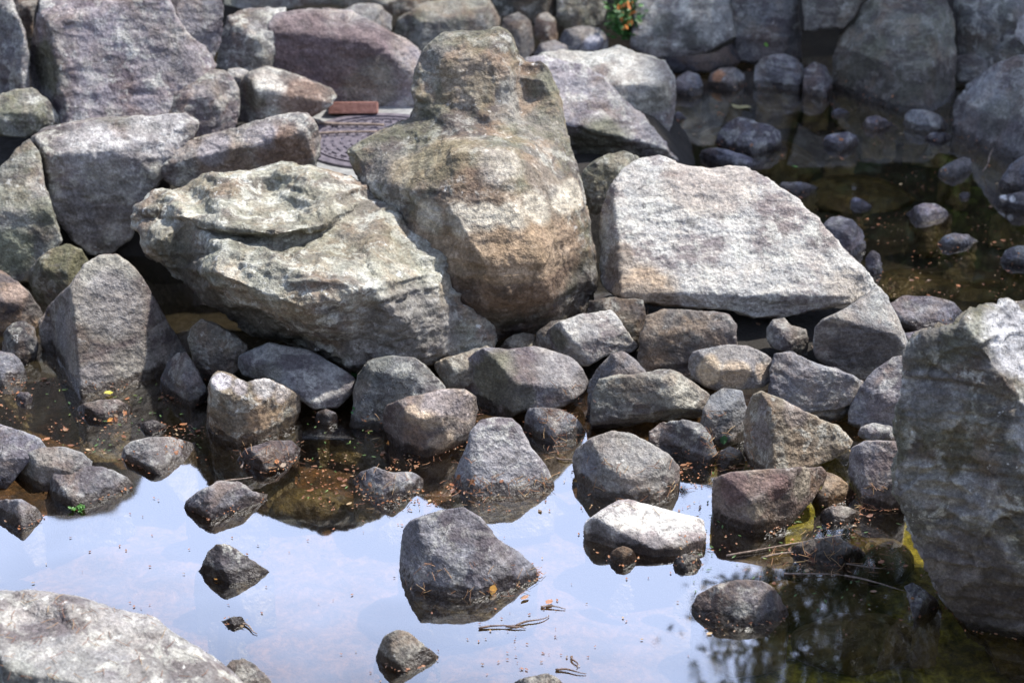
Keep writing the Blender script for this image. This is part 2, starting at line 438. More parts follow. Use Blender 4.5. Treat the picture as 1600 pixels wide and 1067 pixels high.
    cat_ = cat or {'boulder': 'boulder', 'rock': 'rock', 'stone': 'stone'}.get(name, 'rock')
    return finish_rock(name, V, F, s, max((vox if s * ppm > 60 else vox * .72) / ppm, .0032), seed, rough, chip * .7, strata, sm, (cen[0], cen[1] + (.3 * s if ws else 0), 0.0 if ws else zc), cat_, label, group, col, lich, moss, tide, iron, stains_and_shading, cuts)

# palette
G = (.225, .22, .22); P_ = (.215, .19, .205); WH = (.46, .45, .41); TN = (.30, .25, .19); BL = (.155, .155, .18)
DK = (.10, .085, .08); OL = (.19, .185, .145); PG = (.31, .30, .29)
TAN = (.34, .25, .16); PUR = (.11, .075, .085); LIC = (.5, .49, .43); OLV = (.10, .10, .055)

# ---- main boulders
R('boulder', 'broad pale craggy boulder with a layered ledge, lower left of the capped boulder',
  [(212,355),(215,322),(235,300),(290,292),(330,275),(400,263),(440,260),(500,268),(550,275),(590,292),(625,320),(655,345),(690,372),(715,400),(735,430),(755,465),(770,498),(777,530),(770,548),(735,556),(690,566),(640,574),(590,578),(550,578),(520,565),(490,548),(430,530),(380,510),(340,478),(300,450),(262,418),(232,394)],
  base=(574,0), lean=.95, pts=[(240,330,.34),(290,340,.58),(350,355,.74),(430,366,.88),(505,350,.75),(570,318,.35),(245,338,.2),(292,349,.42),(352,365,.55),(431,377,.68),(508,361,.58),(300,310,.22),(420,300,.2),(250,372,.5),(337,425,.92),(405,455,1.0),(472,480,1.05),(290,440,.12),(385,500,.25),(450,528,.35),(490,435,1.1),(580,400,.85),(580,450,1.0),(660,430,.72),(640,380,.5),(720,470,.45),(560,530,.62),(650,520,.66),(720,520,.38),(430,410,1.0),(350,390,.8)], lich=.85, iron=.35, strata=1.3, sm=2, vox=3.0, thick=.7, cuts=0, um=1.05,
  stains_and_shading=[(310,470,90,(.075,.065,.05),.85),(400,520,60,(.09,.08,.065),.8),(640,545,110,(.16,.15,.14),.8),(240,370,50,(.10,.09,.06),.6),(480,345,150,(.30,.30,.21),.35)], rough=0.9, col=(.25,.247,.205), chip=1.1, moss=0.35)  # dark lower-left blobs paint the overhang's shade into the colour
R('boulder', 'tall upright boulder with a rounded cap and a pale water mark, middle of the pile',
  [(540,235),(555,224),(600,202),(640,186),(650,165),(643,140),(650,108),(665,75),(690,53),(720,50),(755,48),(780,40),(800,52),(812,80),(820,96),(845,92),(862,112),(875,150),(882,190),(892,240),(905,270),(918,330),(930,400),(931,450),(917,490),(885,512),(840,520),(790,528),(740,540),(690,530),(640,480),(600,380),(570,300),(548,262)],
  base=(528,0), lean=.55, pts=[(665,110,.15),(700,90,.26),(760,84,.3),(798,110,.26),(680,160,.2),(740,165,.28),(798,160,.2),(812,120,.12),(822,112,.04),(824,150,.05),(814,178,.14),(845,125,.14),(868,170,.14),(855,215,.25),(665,186,.19),(735,184,.27),(655,204,.26),(720,210,.42),(790,203,.40),(835,225,.42),(720,240,.72),(800,240,.68),(595,235,.3),(620,290,.55),(700,320,.8),(800,320,.8),(880,310,.5),(750,400,.85),(840,400,.8),(895,400,.4),(790,460,.75),(860,465,.55),(900,470,.25)],
  col=(0.130, 0.119, 0.101), lich=.55, moss=.5, iron=.35, strata=.5, vox=3.0, thick=.6, sm=1, cuts=0, um=1.05, chip=0.7, rough=0.6, stains_and_shading=[(800,400,110,(.27,.19,.115),.85),(690,390,80,(.24,.18,.12),.8),(880,400,60,(.24,.17,.11),.8)]+[(x,y,30,(.44,.41,.33),.8) for x,y in ((665,338),(710,334),(755,330),(800,328),(845,320),(885,308),(905,300))]+[(780,250,42,(.42,.41,.37),.55),(730,120,45,(.30,.29,.24),.5),(690,235,60,(.15,.14,.08),.6),(640,260,45,(.14,.13,.075),.6),(850,270,40,(.13,.12,.11),.6),(760,140,30,(.13,.125,.07),.5)], tide=0.34)
R('boulder', 'large white slab boulder with a flat sunlit face, right of the capped boulder',
  [(935,430),(936,370),(942,320),(955,288),(972,265),(1000,250),(1030,243),(1060,256),(1110,264),(1165,262),(1200,280),(1240,310),(1275,340),(1300,370),(1345,412),(1371,446),(1366,462),(1330,476),(1270,486),(1215,500),(1180,498),(1140,484),(1090,480),(1020,475),(970,466),(945,452)],
  base=(500,.12), lean=1.0,
  col=(0.318, 0.313, 0.294), lich=.5, moss=.06, iron=.08, vox=3.0, thick=.6, tide=-1,
  stains_and_shading=[(1000,462,60,(.26,.19,.12),.7),(1110,275,70,(.30,.27,.26),.5),(955,410,35,(.12,.10,.08),.7),(1330,450,40,(.24,.22,.19),.5)], strata=0.5, chip=0.6, rough=0.5, fc=[(1150,492,(.0,-1,-.2)),(1150,460,(.03,-.75,1)),(966,380,(-1,-.35,.4)),(1335,442,(.6,-.8,.2)),(1110,285,(.03,-.4,1))])  # dark blob on the left side is painted shade
R('boulder', 'huge dark upright boulder with a sunlit edge painted pale, cut by the right border',
  [(1403,720),(1405,660),(1415,600),(1419,555),(1430,528),(1470,518),(1500,510),(1515,490),(1545,476),(1580,474),(1640,470),(1720,520),(1790,720),(1780,1000),(1700,1180),(1640,1160),(1585,1080),(1540,1010),(1500,970),(1470,930),(1445,880),(1418,822),(1404,765)], lean=.35, moss=.45, iron=.2, vox=3.4, tide=-1, cuts=0, stains_and_shading=[(1600,540,70,(.40,.40,.41),.85),(1630,680,60,(.36,.36,.35),.7),(1500,900,110,(.055,.04,.033),.85),(1590,1010,130,(.045,.035,.03),.9),(1440,760,40,(.22,.21,.17),.6),(1510,790,50,(.24,.23,.2),.55),(1450,620,50,(.09,.08,.06),.6)], fc=[(1500,818,(-.42,-1,.18)),(1572,590,(.65,-.55,.85)),(1480,824,(-.35,-.95,-.2))], base=(1000,.0), thick=1.1, lich=0.75, chip=1.5, rough=0.7, strata=1.2, col=(0.101, 0.095, 0.082))  # pale blobs paint the sunlit face, dark ones the shaded undercut
R('boulder', 'pale speckled granite boulder with rusty needles, filling the bottom left corner',
  [(-90,940),(-40,930),(0,925),(50,924),(100,930),(140,938),(180,952),(210,956),(240,966),(270,990),(310,1015),(340,1035),(375,1060),(400,1095),(420,1180),(-90,1260)],
  base=(1180,-.02), lean=.8, pts=[(40,960,.2),(120,980,.32),(200,985,.25),(250,1030,.35),(330,1070,.4),(100,1060,.6),(200,1100,.65),(20,1050,.55),(300,1140,.6)],
  col=(0.208, 0.203, 0.199), lich=.6, moss=.12, iron=.05, chip=.35, strata=.4, rough=.6, vox=3.6, thick=.5,
  stains_and_shading=[(100,1050,60,(.22,.22,.20),.5),(190,1000,30,(.24,.23,.22),.5),(15,1060,40,(.12,.13,.10),.6),(230,1040,45,(.24,.23,.21),.5)])
R('boulder', 'purple grey boulder with a pale flat top, left of the layered boulder',
  [(47,238),(50,215),(75,200),(130,190),(180,184),(250,181),(290,178),(312,192),(303,215),(285,245),(262,270),(235,300),(220,330),(206,372),(172,397),(140,398),(110,372),(82,332),(66,290)],
  base=(398,.03), lean=.75,
  col=(0.150, 0.139, 0.140), lich=.5, moss=.3, iron=.15, chip=.9, tide=-1, stains_and_shading=[(140,215,55,(.40,.39,.38),.55),(240,195,50,(.38,.37,.36),.5),(110,350,55,(.07,.06,.055),.75),(190,345,50,(.17,.13,.10),.5),(180,290,45,(.17,.17,.11),.45)], fc=[(150,392,(.05,-1,-.05)),(140,238,(0,-.45,1)),(72,262,(-.9,-.5,-.05)),(240,285,(.75,-.7,-.25)),(270,205,(.3,-.9,.5))])
R('rock', 'long slanting slab rock with a pale top and a rusty brown underside, before the manhole',
  [(240,268),(250,246),(290,221),(350,205),(400,190),(455,177),(480,178),(495,195),(498,215),(499,245),(489,268),(455,264),(420,262),(370,272),(290,297),(265,288)],
  base=(290,.30), lean=.8,
  col=(0.173, 0.160, 0.151), lich=.5, moss=.2, chip=1.1, stains_and_shading=[(440,240,50,(.16,.105,.075),.8),(350,258,50,(.15,.11,.08),.75),(330,222,30,(.34,.34,.38),.5),(400,206,30,(.32,.32,.36),.5)], fc=[(380,270,(.02,-1,-.25)),(370,232,(-.28,-.55,1)),(478,215,(.9,-.5,.1))])
R('boulder', 'big mottled lilac grey boulder at the upper left, behind the flat topped boulder',
  [(50,215),(47,140),(45,90),(58,20),(68,-40),(160,-70),(240,-45),(266,5),(290,50),(320,75),(338,102),(320,160),(240,190),(215,200),(100,215)],
  base=(215,.30), lean=.6,
  col=(0.197, 0.180, 0.194), lich=.55, moss=.2, iron=.15, chip=.7, vox=3.6, stains_and_shading=[(65,110,45,(.10,.10,.06),.75),(240,45,40,(.20,.17,.20),.5),(300,110,30,(.2,.18,.21),.6)], fc=[(190,185,(.12,-1,.5)),(95,140,(-.9,-.6,.1)),(300,90,(.8,-.6,.5)),(150,20,(-.1,-.5,1))])  # the olive blob at the left paints that face's shade
R('boulder', 'grey boulder at the left border, left of the mottled lilac boulder',
  [(-80,-40),(0,-60),(12,-20),(28,25),(40,55),(46,90),(47,150),(20,185),(-80,190)], base=(190,.35), lean=.5, col=(0.162, 0.157, 0.164), lich=.5, vox=4)
R('stone', 'small brown stone wedged between two boulders in the top left corner',
  [(8,-25),(70,-25),(55,15),(50,60),(36,62),(22,20)], base=(65,.5), col=(0.092, 0.070, 0.060), vox=4)
R('rock', 'mossy grey rock at the left border above the black gap',
  [(-40,215),(-40,155),(-5,150),(22,140),(50,137),(75,155),(92,180),(97,195),(62,206),(40,216),(0,212)], base=(214,.33), col=(0.173, 0.174, 0.155), lich=.6, moss=.6, vox=3.6)
R('rock', 'rounded pinkish rock behind the flat topped boulder and the slab rock',
  [(212,195),(240,156),(290,136),(330,108),(355,112),(375,140),(376,175),(368,205),(315,215),(260,215)], base=(205,.33), col=(0.191, 0.174, 0.173), lich=.5, moss=.3, vox=3.6)
R('stone', 'small pale stone peeping out left of the two-tone rock', [(350,125),(355,108),(375,106),(390,112),(385,130),(370,140)], base=(140,.38), col=PG, vox=3.6)
R('rock', 'pale topped rock with a rusty broken edge, left above the brick',
  [(372,190),(373,137),(385,115),(415,104),(450,112),(490,128),(520,140),(527,152),(510,170),(480,185),(430,192),(390,198)], base=(192,.28), col=(0.208, 0.198, 0.178), lich=.6, chip=1.1, vox=3.6,
  stains_and_shading=[(470,165,45,(.17,.11,.08),.75),(388,150,28,(.12,.12,.08),.7),(425,125,25,(.55,.54,.48),.6)], fc=[(450,185,(.05,-1,-.15)),(450,148,(.25,-.6,1)),(398,150,(-.85,-.55,.0))])
R('boulder', 'wide boulder with a dark plum front and a paler top edge, behind the brick',
  [(412,165),(408,100),(418,40),(432,22),(480,15),(550,18),(590,38),(625,58),(658,80),(660,130),(655,180),(600,190),(560,184),(500,180),(450,175)], base=(166,.25), lean=.75, col=(0.191, 0.174, 0.184), lich=.3, moss=.2, vox=3.8,
  stains_and_shading=[(470,80,75,(.105,.075,.075),.85),(560,95,70,(.10,.072,.075),.85),(560,130,60,(.11,.085,.075),.7),(580,150,50,(.20,.20,.14),.5)], fc=[(530,180,(-.05,-1,.08)),(520,58,(.08,-.5,1)),(610,88,(.5,-.6,.75))])
R('rock', 'pale speckled rock joined to the left end of the plum fronted boulder',
  [(338,108),(340,70),(355,25),(390,12),(450,10),(440,40),(425,110),(380,125)], base=(125,.38), col=(0.202, 0.203, 0.196), lich=.6, moss=.3, vox=4)
R('rock', 'dark speckled rock at the top border right of the lilac boulder',
  [(255,-50),(340,-40),(352,20),(347,60),(335,95),(310,75),(288,50),(262,10)], base=(95,.5), lean=.5, col=(0.144, 0.139, 0.149), lich=.4, vox=4)
R('boulder', 'long pale block lying along the top border', [(345,14),(350,-50),(620,-50),(625,8),(560,16),(500,10),(430,16)], base=(16,.3), col=(0.173, 0.174, 0.161), moss=.4, vox=4.5)
R('rock', 'low grey rock behind the plum fronted boulder', [(520,40),(530,18),(560,4),(592,8),(613,25),(612,60),(580,70)], base=(60,.25), col=(0.168, 0.163, 0.161), vox=4)
R('boulder', 'rounded olive grey boulder at the top border behind the cap of the upright boulder',
  [(612,60),(622,28),(660,6),(720,-6),(765,-2),(782,30),(778,70),(720,90),(655,85)], base=(85,.15), lean=.7, col=(0.139, 0.137, 0.119), moss=.35, vox=4)
R('rock', 'dark rock in the shade right behind the cap of the upright boulder', [(776,75),(785,30),(810,18),(830,35),(836,80),(815,100),(795,90)], base=(95,.1), col=(0.087, 0.081, 0.080), vox=4)
R('stone', 'narrow brown stone between two dark rocks at the top', [(832,55),(838,22),(855,16),(868,30),(874,65),(850,72)], base=(68,.1), col=(0.116, 0.090, 0.072), vox=4)
R('stone', 'low rounded grey stone behind the white topped block', [(830,88),(842,68),(865,62),(888,72),(893,92),(860,98)], base=(92,.1), col=(0.150, 0.151, 0.161), vox=4)
R('stone', 'dark squarish stone with one pale side, above the white topped block', [(870,66),(882,46),(910,40),(937,44),(950,58),(951,78),(920,90),(878,82)], base=(84,.08), col=(0.092, 0.090, 0.099), stains_and_shading=[(930,62,16,(.26,.26,.29),.7)], vox=4)
R('rock', 'olive rock at the top border left of the leafy plant', [(868,30),(872,-40),(950,-40),(950,8),(942,36),(920,50),(885,48)], base=(48,.12), col=(0.139, 0.137, 0.113), moss=.4, vox=4)
R('boulder', 'pale boulder with a blackish front patch at the top, behind the leafy plant',
  [(985,75),(990,20),(1000,-50),(1135,-50),(1150,25),(1150,58),(1110,82),(1060,94),(1020,92)], base=(92,.06), lean=.6, col=(0.208, 0.209, 0.196), lich=.6, moss=.2, vox=4, tide=.12,
  stains_and_shading=[(1075,60,28,(.08,.08,.07),.8),(1035,40,22,(.09,.09,.07),.7),(1120,40,30,(.42,.42,.38),.6)], fc=[(1060,90,(-.1,-1,.1)),(1090,42,(.35,-.8,.45)),(1030,38,(-.5,-.6,.9))])
R('rock', 'black wet ledge stone under the pale boulder at the water', [(1000,118),(1005,92),(1070,88),(1120,82),(1152,62),(1160,95),(1145,110),(1080,116)], base=(118,.0), col=(0.029, 0.029, 0.035), lich=0, vox=4)
R('boulder', 'flat faced grey block standing at the top border with a dark lower half',
  [(1138,-50),(1246,-50),(1250,35),(1256,100),(1195,105),(1150,95),(1146,40)], base=(105,0), lean=.25, col=(0.144, 0.145, 0.146), rough=.3, strata=0, vox=4, tide=.14, fc=[(1200,90,(-.1,-1,.05))], chip=0.15)
R('boulder', 'brown grey block at the top border over the black hollow', [(1250,-50),(1380,-50),(1345,18),(1318,45),(1256,48)], base=(48,.25), lean=.4, col=(0.116, 0.111, 0.099), vox=4)
R('boulder', 'big round dark footed boulder standing in the far water at the top right',
  [(1299,125),(1300,85),(1313,50),(1340,15),(1370,-15),(1420,-45),(1470,-30),(1490,30),(1496,90),(1492,140)], w=[(1484,166),(1440,178),(1380,172),(1330,160),(1304,142)], col=(0.127, 0.125, 0.107), lich=.35, moss=.4, chip=1, vox=4, tide=.17, lean=.6, fc=[(1400,95,(.0,-.75,.7)),(1335,80,(-.8,-.6,.4)),(1460,80,(.8,-.6,.4)),(1400,40,(0,-.4,1))])
R('boulder', 'mottled grey boulder in the top right corner', [(1478,-60),(1660,-60),(1660,75),(1590,95),(1540,100),(1500,95),(1494,30)], base=(95,.1), lean=.5, col=(0.127, 0.127, 0.125), lich=.5, moss=.3, vox=4.5)
R('stone', 'small flat grey stone between the round boulder and the right border', [(1493,130),(1494,86),(1522,83),(1546,95),(1548,112),(1522,135)], base=(130,.02), col=(0.156, 0.157, 0.155), vox=4)
R('stone', 'small pale pointed stone in front of the corner boulder', [(1535,98),(1548,72),(1563,75),(1580,97),(1565,110),(1545,108)], base=(108,.05), col=(0.173, 0.174, 0.167), vox=4)
R('stone', 'edge of a pale stone at the right border above the domed boulder', [(1585,55),(1592,30),(1610,12),(1660,10),(1660,80),(1600,72)], base=(90,.25), col=PG, vox=4)
R('boulder', 'pale domed boulder with a dark lower half, far water at the right border',
  [(1485,200),(1490,160),(1515,125),(1550,102),(1590,88),(1660,80),(1720,150),(1720,240)], w=[(1700,255),(1620,262),(1560,252),(1500,236),(1486,215)], lean=.6, col=(0.191, 0.194, 0.196), lich=.4, vox=4, tide=.13, stains_and_shading=[(1545,180,35,(.12,.12,.10),.7),(1580,160,30,(.12,.12,.1),.5)], fc=[(1570,160,(-.15,-.6,.85)),(1515,165,(-.8,-.5,.45))])
R('rock', 'blue grey rock below the domed boulder at the right border', [(1557,292),(1575,262),(1600,242),(1660,230),(1700,290)], w=[(1690,310),(1640,316),(1590,312),(1560,300)], col=(0.092, 0.099, 0.119), lich=.1, vox=4)
R('stone', 'low wet stone with white droppings at the right border', [(1545,322),(1560,306),(1600,299),(1660,300),(1680,315)], w=[(1670,328),(1620,334),(1575,334),(1548,328)], col=(0.116, 0.119, 0.131), vox=4, lich=.2, stains_and_shading=[(1560,312,8,(.7,.7,.68),.9),(1578,318,6,(.7,.7,.68),.8)])
R('boulder', 'pale wedge boulder leaning behind the upright boulder, dark beneath',
  [(815,120),(822,92),(850,88),(910,102),(945,125),(985,165),(1020,200),(1045,235),(1060,255),(1040,290),(980,300),(915,290),(890,240)], base=(285,.15), lean=.85, col=(0.191, 0.183, 0.196), lich=.4, strata=.8, vox=3.6,
  stains_and_shading=[(930,232,50,(.10,.10,.065),.85),(980,255,40,(.11,.10,.07),.7)], fc=[(985,241,(.3,-.62,.85)),(930,205,(-.15,-1,-.75))])  # blobs below the ridge darken the underside as painted shade
R('boulder', 'white topped block with a grey front, behind the pale wedge boulder',
  [(832,110),(845,84),(880,79),(930,83),(965,73),(1000,85),(1040,98),(1053,120),(1056,150),(1052,178),(1044,205),(1052,245),(1000,240),(940,200),(880,150)], base=(235,.05), lean=.9, lich=.6, vox=3.8, stains_and_shading=[(1020,160,32,(.19,.18,.14),.75),(990,105,50,(.55,.54,.5),.5)], fc=[(1010,200,(.05,-1,.05)),(1000,132,(.05,-.4,1)),(1042,135,(.9,-.5,.2))], col=(0.277, 0.279, 0.260))
R('rock', 'mossy pale rock tucked between the upright boulder and the white slab',
  [(906,285),(912,265),(930,250),(952,241),(976,236),(1000,246),(990,275),(962,300),(948,320),(936,335),(918,335)], base=(338,.25), col=(0.185, 0.186, 0.149), lich=.6, moss=.4)
R('boulder', 'pale greenish boulder at the left border below the black gap',
  [(-60,440),(-60,290),(0,262),(25,236),(46,216),(62,238),(70,290),(85,335),(97,375),(72,410),(40,440),(0,440)], base=(435,.05), lean=.6, col=(0.179, 0.180, 0.161), lich=.6, moss=.4, vox=3.6,
  stains_and_shading=[(15,400,40,(.13,.14,.09),.7),(70,340,30,(.12,.12,.09),.5)], fc=[(50,400,(.1,-1,.2)),(55,330,(.1,-.6,.8)),(20,300,(-.3,-.6,.9))])
R('rock', 'dark brown rock with a rusty ridge at the left border', [(-50,430),(-10,420),(10,428),(30,443),(50,462),(67,488),(66,510),(30,525),(-50,530)], base=(528,0), col=(0.070, 0.058, 0.060), lich=.1, iron=.5, stains_and_shading=[(25,450,22,(.30,.22,.17),.6)])
R('stone', 'rough dark stone with pale edges below the dark brown rock', [(2,545),(6,520),(20,505),(38,501),(54,512),(60,535),(58,560),(40,572),(10,568)], base=(568,0), col=(0.092, 0.090, 0.089), lich=.7, chip=1.4)
R('stone', 'grey stone at the left border beside the dark pool', [(-50,600),(-50,550),(0,547),(22,552),(36,568),(44,586)], w=[(42,592),(20,600),(-10,606),(-50,608)], col=(0.121, 0.122, 0.137), lich=.3)
R('rock', 'rounded mossy brown rock above left of the pointed rock', [(44,440),(47,420),(60,404),(80,390),(105,382),(127,390),(140,412),(140,450),(110,478),(80,482),(58,470)], base=(480,.05), col=(0.116, 0.107, 0.077), moss=.6, lich=.3)
R('boulder', 'smooth pointed rock with a pale tip, standing in the left pool',
  [(118,612),(96,600),(76,575),(63,540),(60,502),(75,478),(108,446),(130,415),(158,398),(184,397),(205,412),(226,440),(247,478),(270,515),(291,548),(288,562)], w=[(280,572),(240,592),(180,606),(140,614),(122,617)], lean=.75,
  col=(0.173, 0.154, 0.140), lich=.25, moss=.2, iron=.1, strata=.3, stains_and_shading=[(175,425,45,(.29,.28,.235),.8),(90,520,42,(.13,.12,.13),.8),(180,480,55,(.19,.175,.18),.6),(150,600,35,(.16,.15,.17),.6),(215,575,40,(.16,.14,.12),.6)], fc=[(118,520,(-.95,-.45,.12)),(235,520,(.75,-.7,.35)),(170,430,(.0,-.7,.8))], chip=0.35, rough=0.35, ft=0.35)  # left-face blob is shade put into colour; the pale tip is stone
R('rock', 'dark wet leaning rock between the pointed rock and the broken rock', [(250,612),(250,590),(262,565),(278,550),(290,549),(305,572),(320,600),(327,630)], w=[(326,645),(318,657),(290,652),(265,640),(251,622)], col=(0.098, 0.096, 0.107), lich=.4, fc=[(285,590,(.5,-.6,.6)),(275,590,(-.8,-.5,.35))])
R('rock', 'brown wedge rock leaning under the craggy boulder, left of the flat topped slab', [(293,530),(300,512),(315,498),(337,507),(364,521),(388,539),(385,560),(371,580),(345,600),(322,603),(304,572)], base=(600,0), col=(0.144, 0.127, 0.107), lich=.4, moss=.2, fc=[(330,595,(-.25,-1,.1)),(345,530,(.5,-.6,.7))])
R('rock', 'flat topped pale grey slab leaning left, before the craggy boulder',
  [(372,572),(373,556),(388,549),(422,535),(452,541),(483,547),(516,566),(542,581),(556,593),(550,614),(528,638),(490,640),(466,624),(425,600),(378,585)], base=(640,.0), lean=1.1, col=(0.208, 0.209, 0.205), lich=.4, moss=.03, iron=0, chip=.4, strata=.2, rough=.5, stains_and_shading=[(410,590,30,(.13,.12,.09),.6)], fc=[(440,606,(-.6,-.85,-.15)),(425,590,(-.05,-.62,1)),(500,626,(.35,-1,.0))])
R('rock', 'broken brown rock with a notched pale top, standing in the shallows',
  [(323,660),(326,600),(338,581),(358,583),(372,592),(388,600),(400,593),(415,591),(440,601),(469,617),(471,640),(466,654)], w=[(460,660),(435,676),(405,689),(371,694),(337,684),(324,672)], lean=.9, col=(0.144, 0.119, 0.087), lich=.5, moss=.2, iron=.5, chip=1.5, stains_and_shading=[(350,588,18,(.36,.34,.36),.8),(378,596,14,(.3,.27,.27),.7),(420,600,24,(.42,.40,.37),.8),(450,612,20,(.38,.34,.29),.7)], fc=[(388,609,(.02,-.42,1)),(455,626,(.8,-.6,.1))], ft=0.0)

# ---- pile between the boulders
R('rock', 'pointed grey rock behind the brown cube rock', [(545,668),(549,640),(553,610),(560,586),(574,563),(614,556),(642,558),(664,572),(698,606),(700,640),(640,665),(590,675)], base=(672,0), col=(0.116, 0.119, 0.119), lich=.4, moss=.2, fc=[(600,660,(-.2,-1,.3)),(650,590,(.55,-.6,.7)),(600,580,(-.1,-.5,1)),(568,610,(-.9,-.5,.4))])
R('rock', 'brown cube shaped rock with a tan edge painted sunlit, middle of the shallows',
  [(597,662),(599,645),(604,633),(638,620),(692,608),(726,608),(743,620),(747,640),(740,671),(730,690)], w=[(722,700),(700,710),(665,714),(631,706),(608,690)], lean=.9, col=(0.118, 0.096, 0.089), lich=.25, iron=.45, chip=.9, stains_and_shading=[(680,645,26,(.46,.36,.25),.75),(645,640,18,(.38,.30,.22),.7),(700,700,24,(.40,.31,.22),.6),(690,618,36,(.20,.185,.20),.8),(735,640,24,(.24,.21,.21),.7)], fc=[(690,648,(-.03,-.6,1)),(702,660,(.75,-.7,.15))], ft=-0.05)  # tan edge blobs paint sun dapples into the colour
R('stone', 'small purple brown stone touching the left side of the brown cube rock', [(566,655),(572,640),(582,628),(596,617),(625,613),(640,622),(615,650),(608,680)], w=[(606,690),(585,680),(568,668)], col=(0.110, 0.096, 0.095), lich=.3, iron=.4)
R('stone', 'small pale stone lodged behind the pointed grey rock', [(678,574),(680,565),(702,557),(732,549),(760,539),(775,546),(750,592),(716,612),(697,606)], base=(612,.03), col=(0.191, 0.180, 0.155), lich=.4)
R('rock', 'wide rounded rock with an olive left face darkened as shade and a lilac top, middle of the pile',
  [(715,605),(719,579),(739,552),(753,542),(793,546),(834,541),(867,549),(894,559),(911,576),(921,596),(912,614),(882,635),(854,642),(820,642),(800,652),(763,650),(735,640)], base=(655,.0), lean=.9, col=(0.168, 0.160, 0.170), lich=.2, moss=.05, iron=.15, chip=.5, fc=[(790,645,(.05,-1,.15)),(830,600,(.12,-.5,1)),(805,600,(-.8,-.8,.2)),(890,600,(.75,-.6,.4))], stains_and_shading=[(765,600,48,(.10,.095,.065),.9),(800,630,32,(.10,.095,.07),.8),(880,575,50,(.30,.29,.30),.5)])  # left-face blobs paint its shade over an olive tint
R('stone', 'small tan stone wedged above the wide rounded rock', [(770,552),(790,530),(817,518),(836,523),(846,545),(810,560)], base=(556,.06), col=(0.173, 0.157, 0.125), lich=.3)
R('stone', 'low grey stone wedged to the left of the light block', [(836,540),(838,520),(860,502),(880,500),(880,548),(855,556)], base=(550,.08), col=(0.121, 0.119, 0.119))
R('rock', 'light grey block with a flat tilted top under the white slab', 
  [(851,533),(856,515),(874,502),(911,490),(955,484),(966,496),(982,520),(997,542),(990,550),(943,558),(919,572),(903,571),(886,556),(854,541)], base=(572,.05), lean=1.1, col=(0.297, 0.290, 0.271), lich=.4, iron=0, moss=.05, chip=.4, rough=.5, stains_and_shading=[(865,530,20,(.12,.115,.085),.9),(925,512,20,(.25,.25,.26),.6)], fc=[(885,560,(-.8,-.7,-.05)),(912,557,(.22,-.8,1)),(950,556,(.15,-1,-.5))])  # dark blob on the left face stands for its shade
R('stone', 'dark stone in the hollow under the left end of the white slab', [(915,500),(920,470),(960,464),(1005,470),(1010,500),(1000,540),(970,560),(930,540)], base=(555,.05), col=(0.064, 0.058, 0.056))
R('rock', 'dark squarish rock under the white slab, behind the oval stone', [(996,560),(1002,520),(1010,493),(1036,483),(1080,484),(1138,492),(1150,509),(1152,545),(1120,580),(1080,600),(1040,600),(1000,585)], base=(600,.03), col=(0.092, 0.081, 0.080), lich=.2, iron=.3, fc=[(1080,590,(.05,-1,.2)),(1080,520,(.0,-.7,.8))])
R('rock', 'grey rock with a sharp ridge just behind the big chipped rock', [(914,660),(917,628),(922,595),(933,577),(955,553),(972,549),(990,559),(1010,580),(1020,610),(980,650)], base=(665,0), col=(0.118, 0.116, 0.125), lich=.2, fc=[(960,640,(.1,-1,.3)),(968,565,(.4,-.6,.8)),(945,600,(-.8,-.5,.5))])
R('rock', 'big chipped grey rock with a pale right end, right of the middle',
  [(922,672),(923,640),(927,612),(936,592),(965,586),(1010,583),(1048,577),(1065,585),(1090,602),(1109,617),(1113,634),(1102,652),(1062,654),(1000,664),(960,672),(935,680)], base=(680,.0), lean=.9, col=(0.156, 0.154, 0.140), lich=.4, moss=.15, chip=.8, stains_and_shading=[(1070,615,34,(.40,.38,.31),.6),(1055,590,14,(.40,.32,.24),.6)], fc=[(1000,640,(-.08,-1,.28)),(1050,612,(.5,-.8,.45)),(1000,648,(.15,-1,-.9)),(1000,590,(0,-.4,1))])
R('rock', 'low wet grey stone between the rounded rock and the big chipped rock', [(818,672),(820,650),(826,637),(851,637),(874,639),(895,648),(911,664),(919,674)], w=[(916,680),(895,688),(854,698),(830,692),(819,682)], col=(0.127, 0.127, 0.143), lich=.3)
R('rock', 'pale triangular rock rising from the water in the middle of the photo',
  [(706,765),(712,735),(728,700),(735,672),(750,656),(770,651),(800,654),(815,668),(830,700),(850,722),(862,745),(867,758)], w=[(866,763),(840,769),(800,773),(750,776),(706,773)], col=(0.197, 0.194, 0.202), lich=.4, moss=0, iron=.05, chip=.4, rough=.7, fc=[(780,662,(0,-.4,1)),(735,700,(-.8,-.6,.4))], ft=0.7)
R('rock', 'round topped rock in the shallows left of the sunlit slab stone', 
  [(893,735),(894,715),(902,700),(920,685),(955,673),(985,677),(1015,690),(1045,710),(1062,730),(1063,755)], w=[(1056,772),(1020,786),(980,786),(930,774),(902,755)], col=(0.191, 0.183, 0.173), lich=.4, iron=.15, chip=.8, stains_and_shading=[(912,725,22,(.15,.15,.165),.7),(1000,765,28,(.36,.28,.19),.5)], fc=[(965,738,(-.05,-.6,1)),(918,725,(-.8,-.5,.3)),(1040,730,(.8,-.6,.3))], ft=0.35)
R('rock', 'wet lumpy rock between the round topped rock and the triangular brown rock', [(1012,690),(1015,675),(1030,660),(1065,655),(1095,662),(1113,688),(1122,712),(1116,738)], w=[(1108,748),(1085,748),(1060,735),(1035,715)], col=(0.139, 0.139, 0.149), lich=.5, chip=1.2)
R('stone', 'small blue grey stone beneath the oval stone', [(1092,680),(1098,640),(1110,618),(1130,606),(1160,610),(1170,650),(1165,690),(1130,700),(1105,695)], base=(700,0), col=(0.133, 0.137, 0.146), lich=.2, chip=.5)
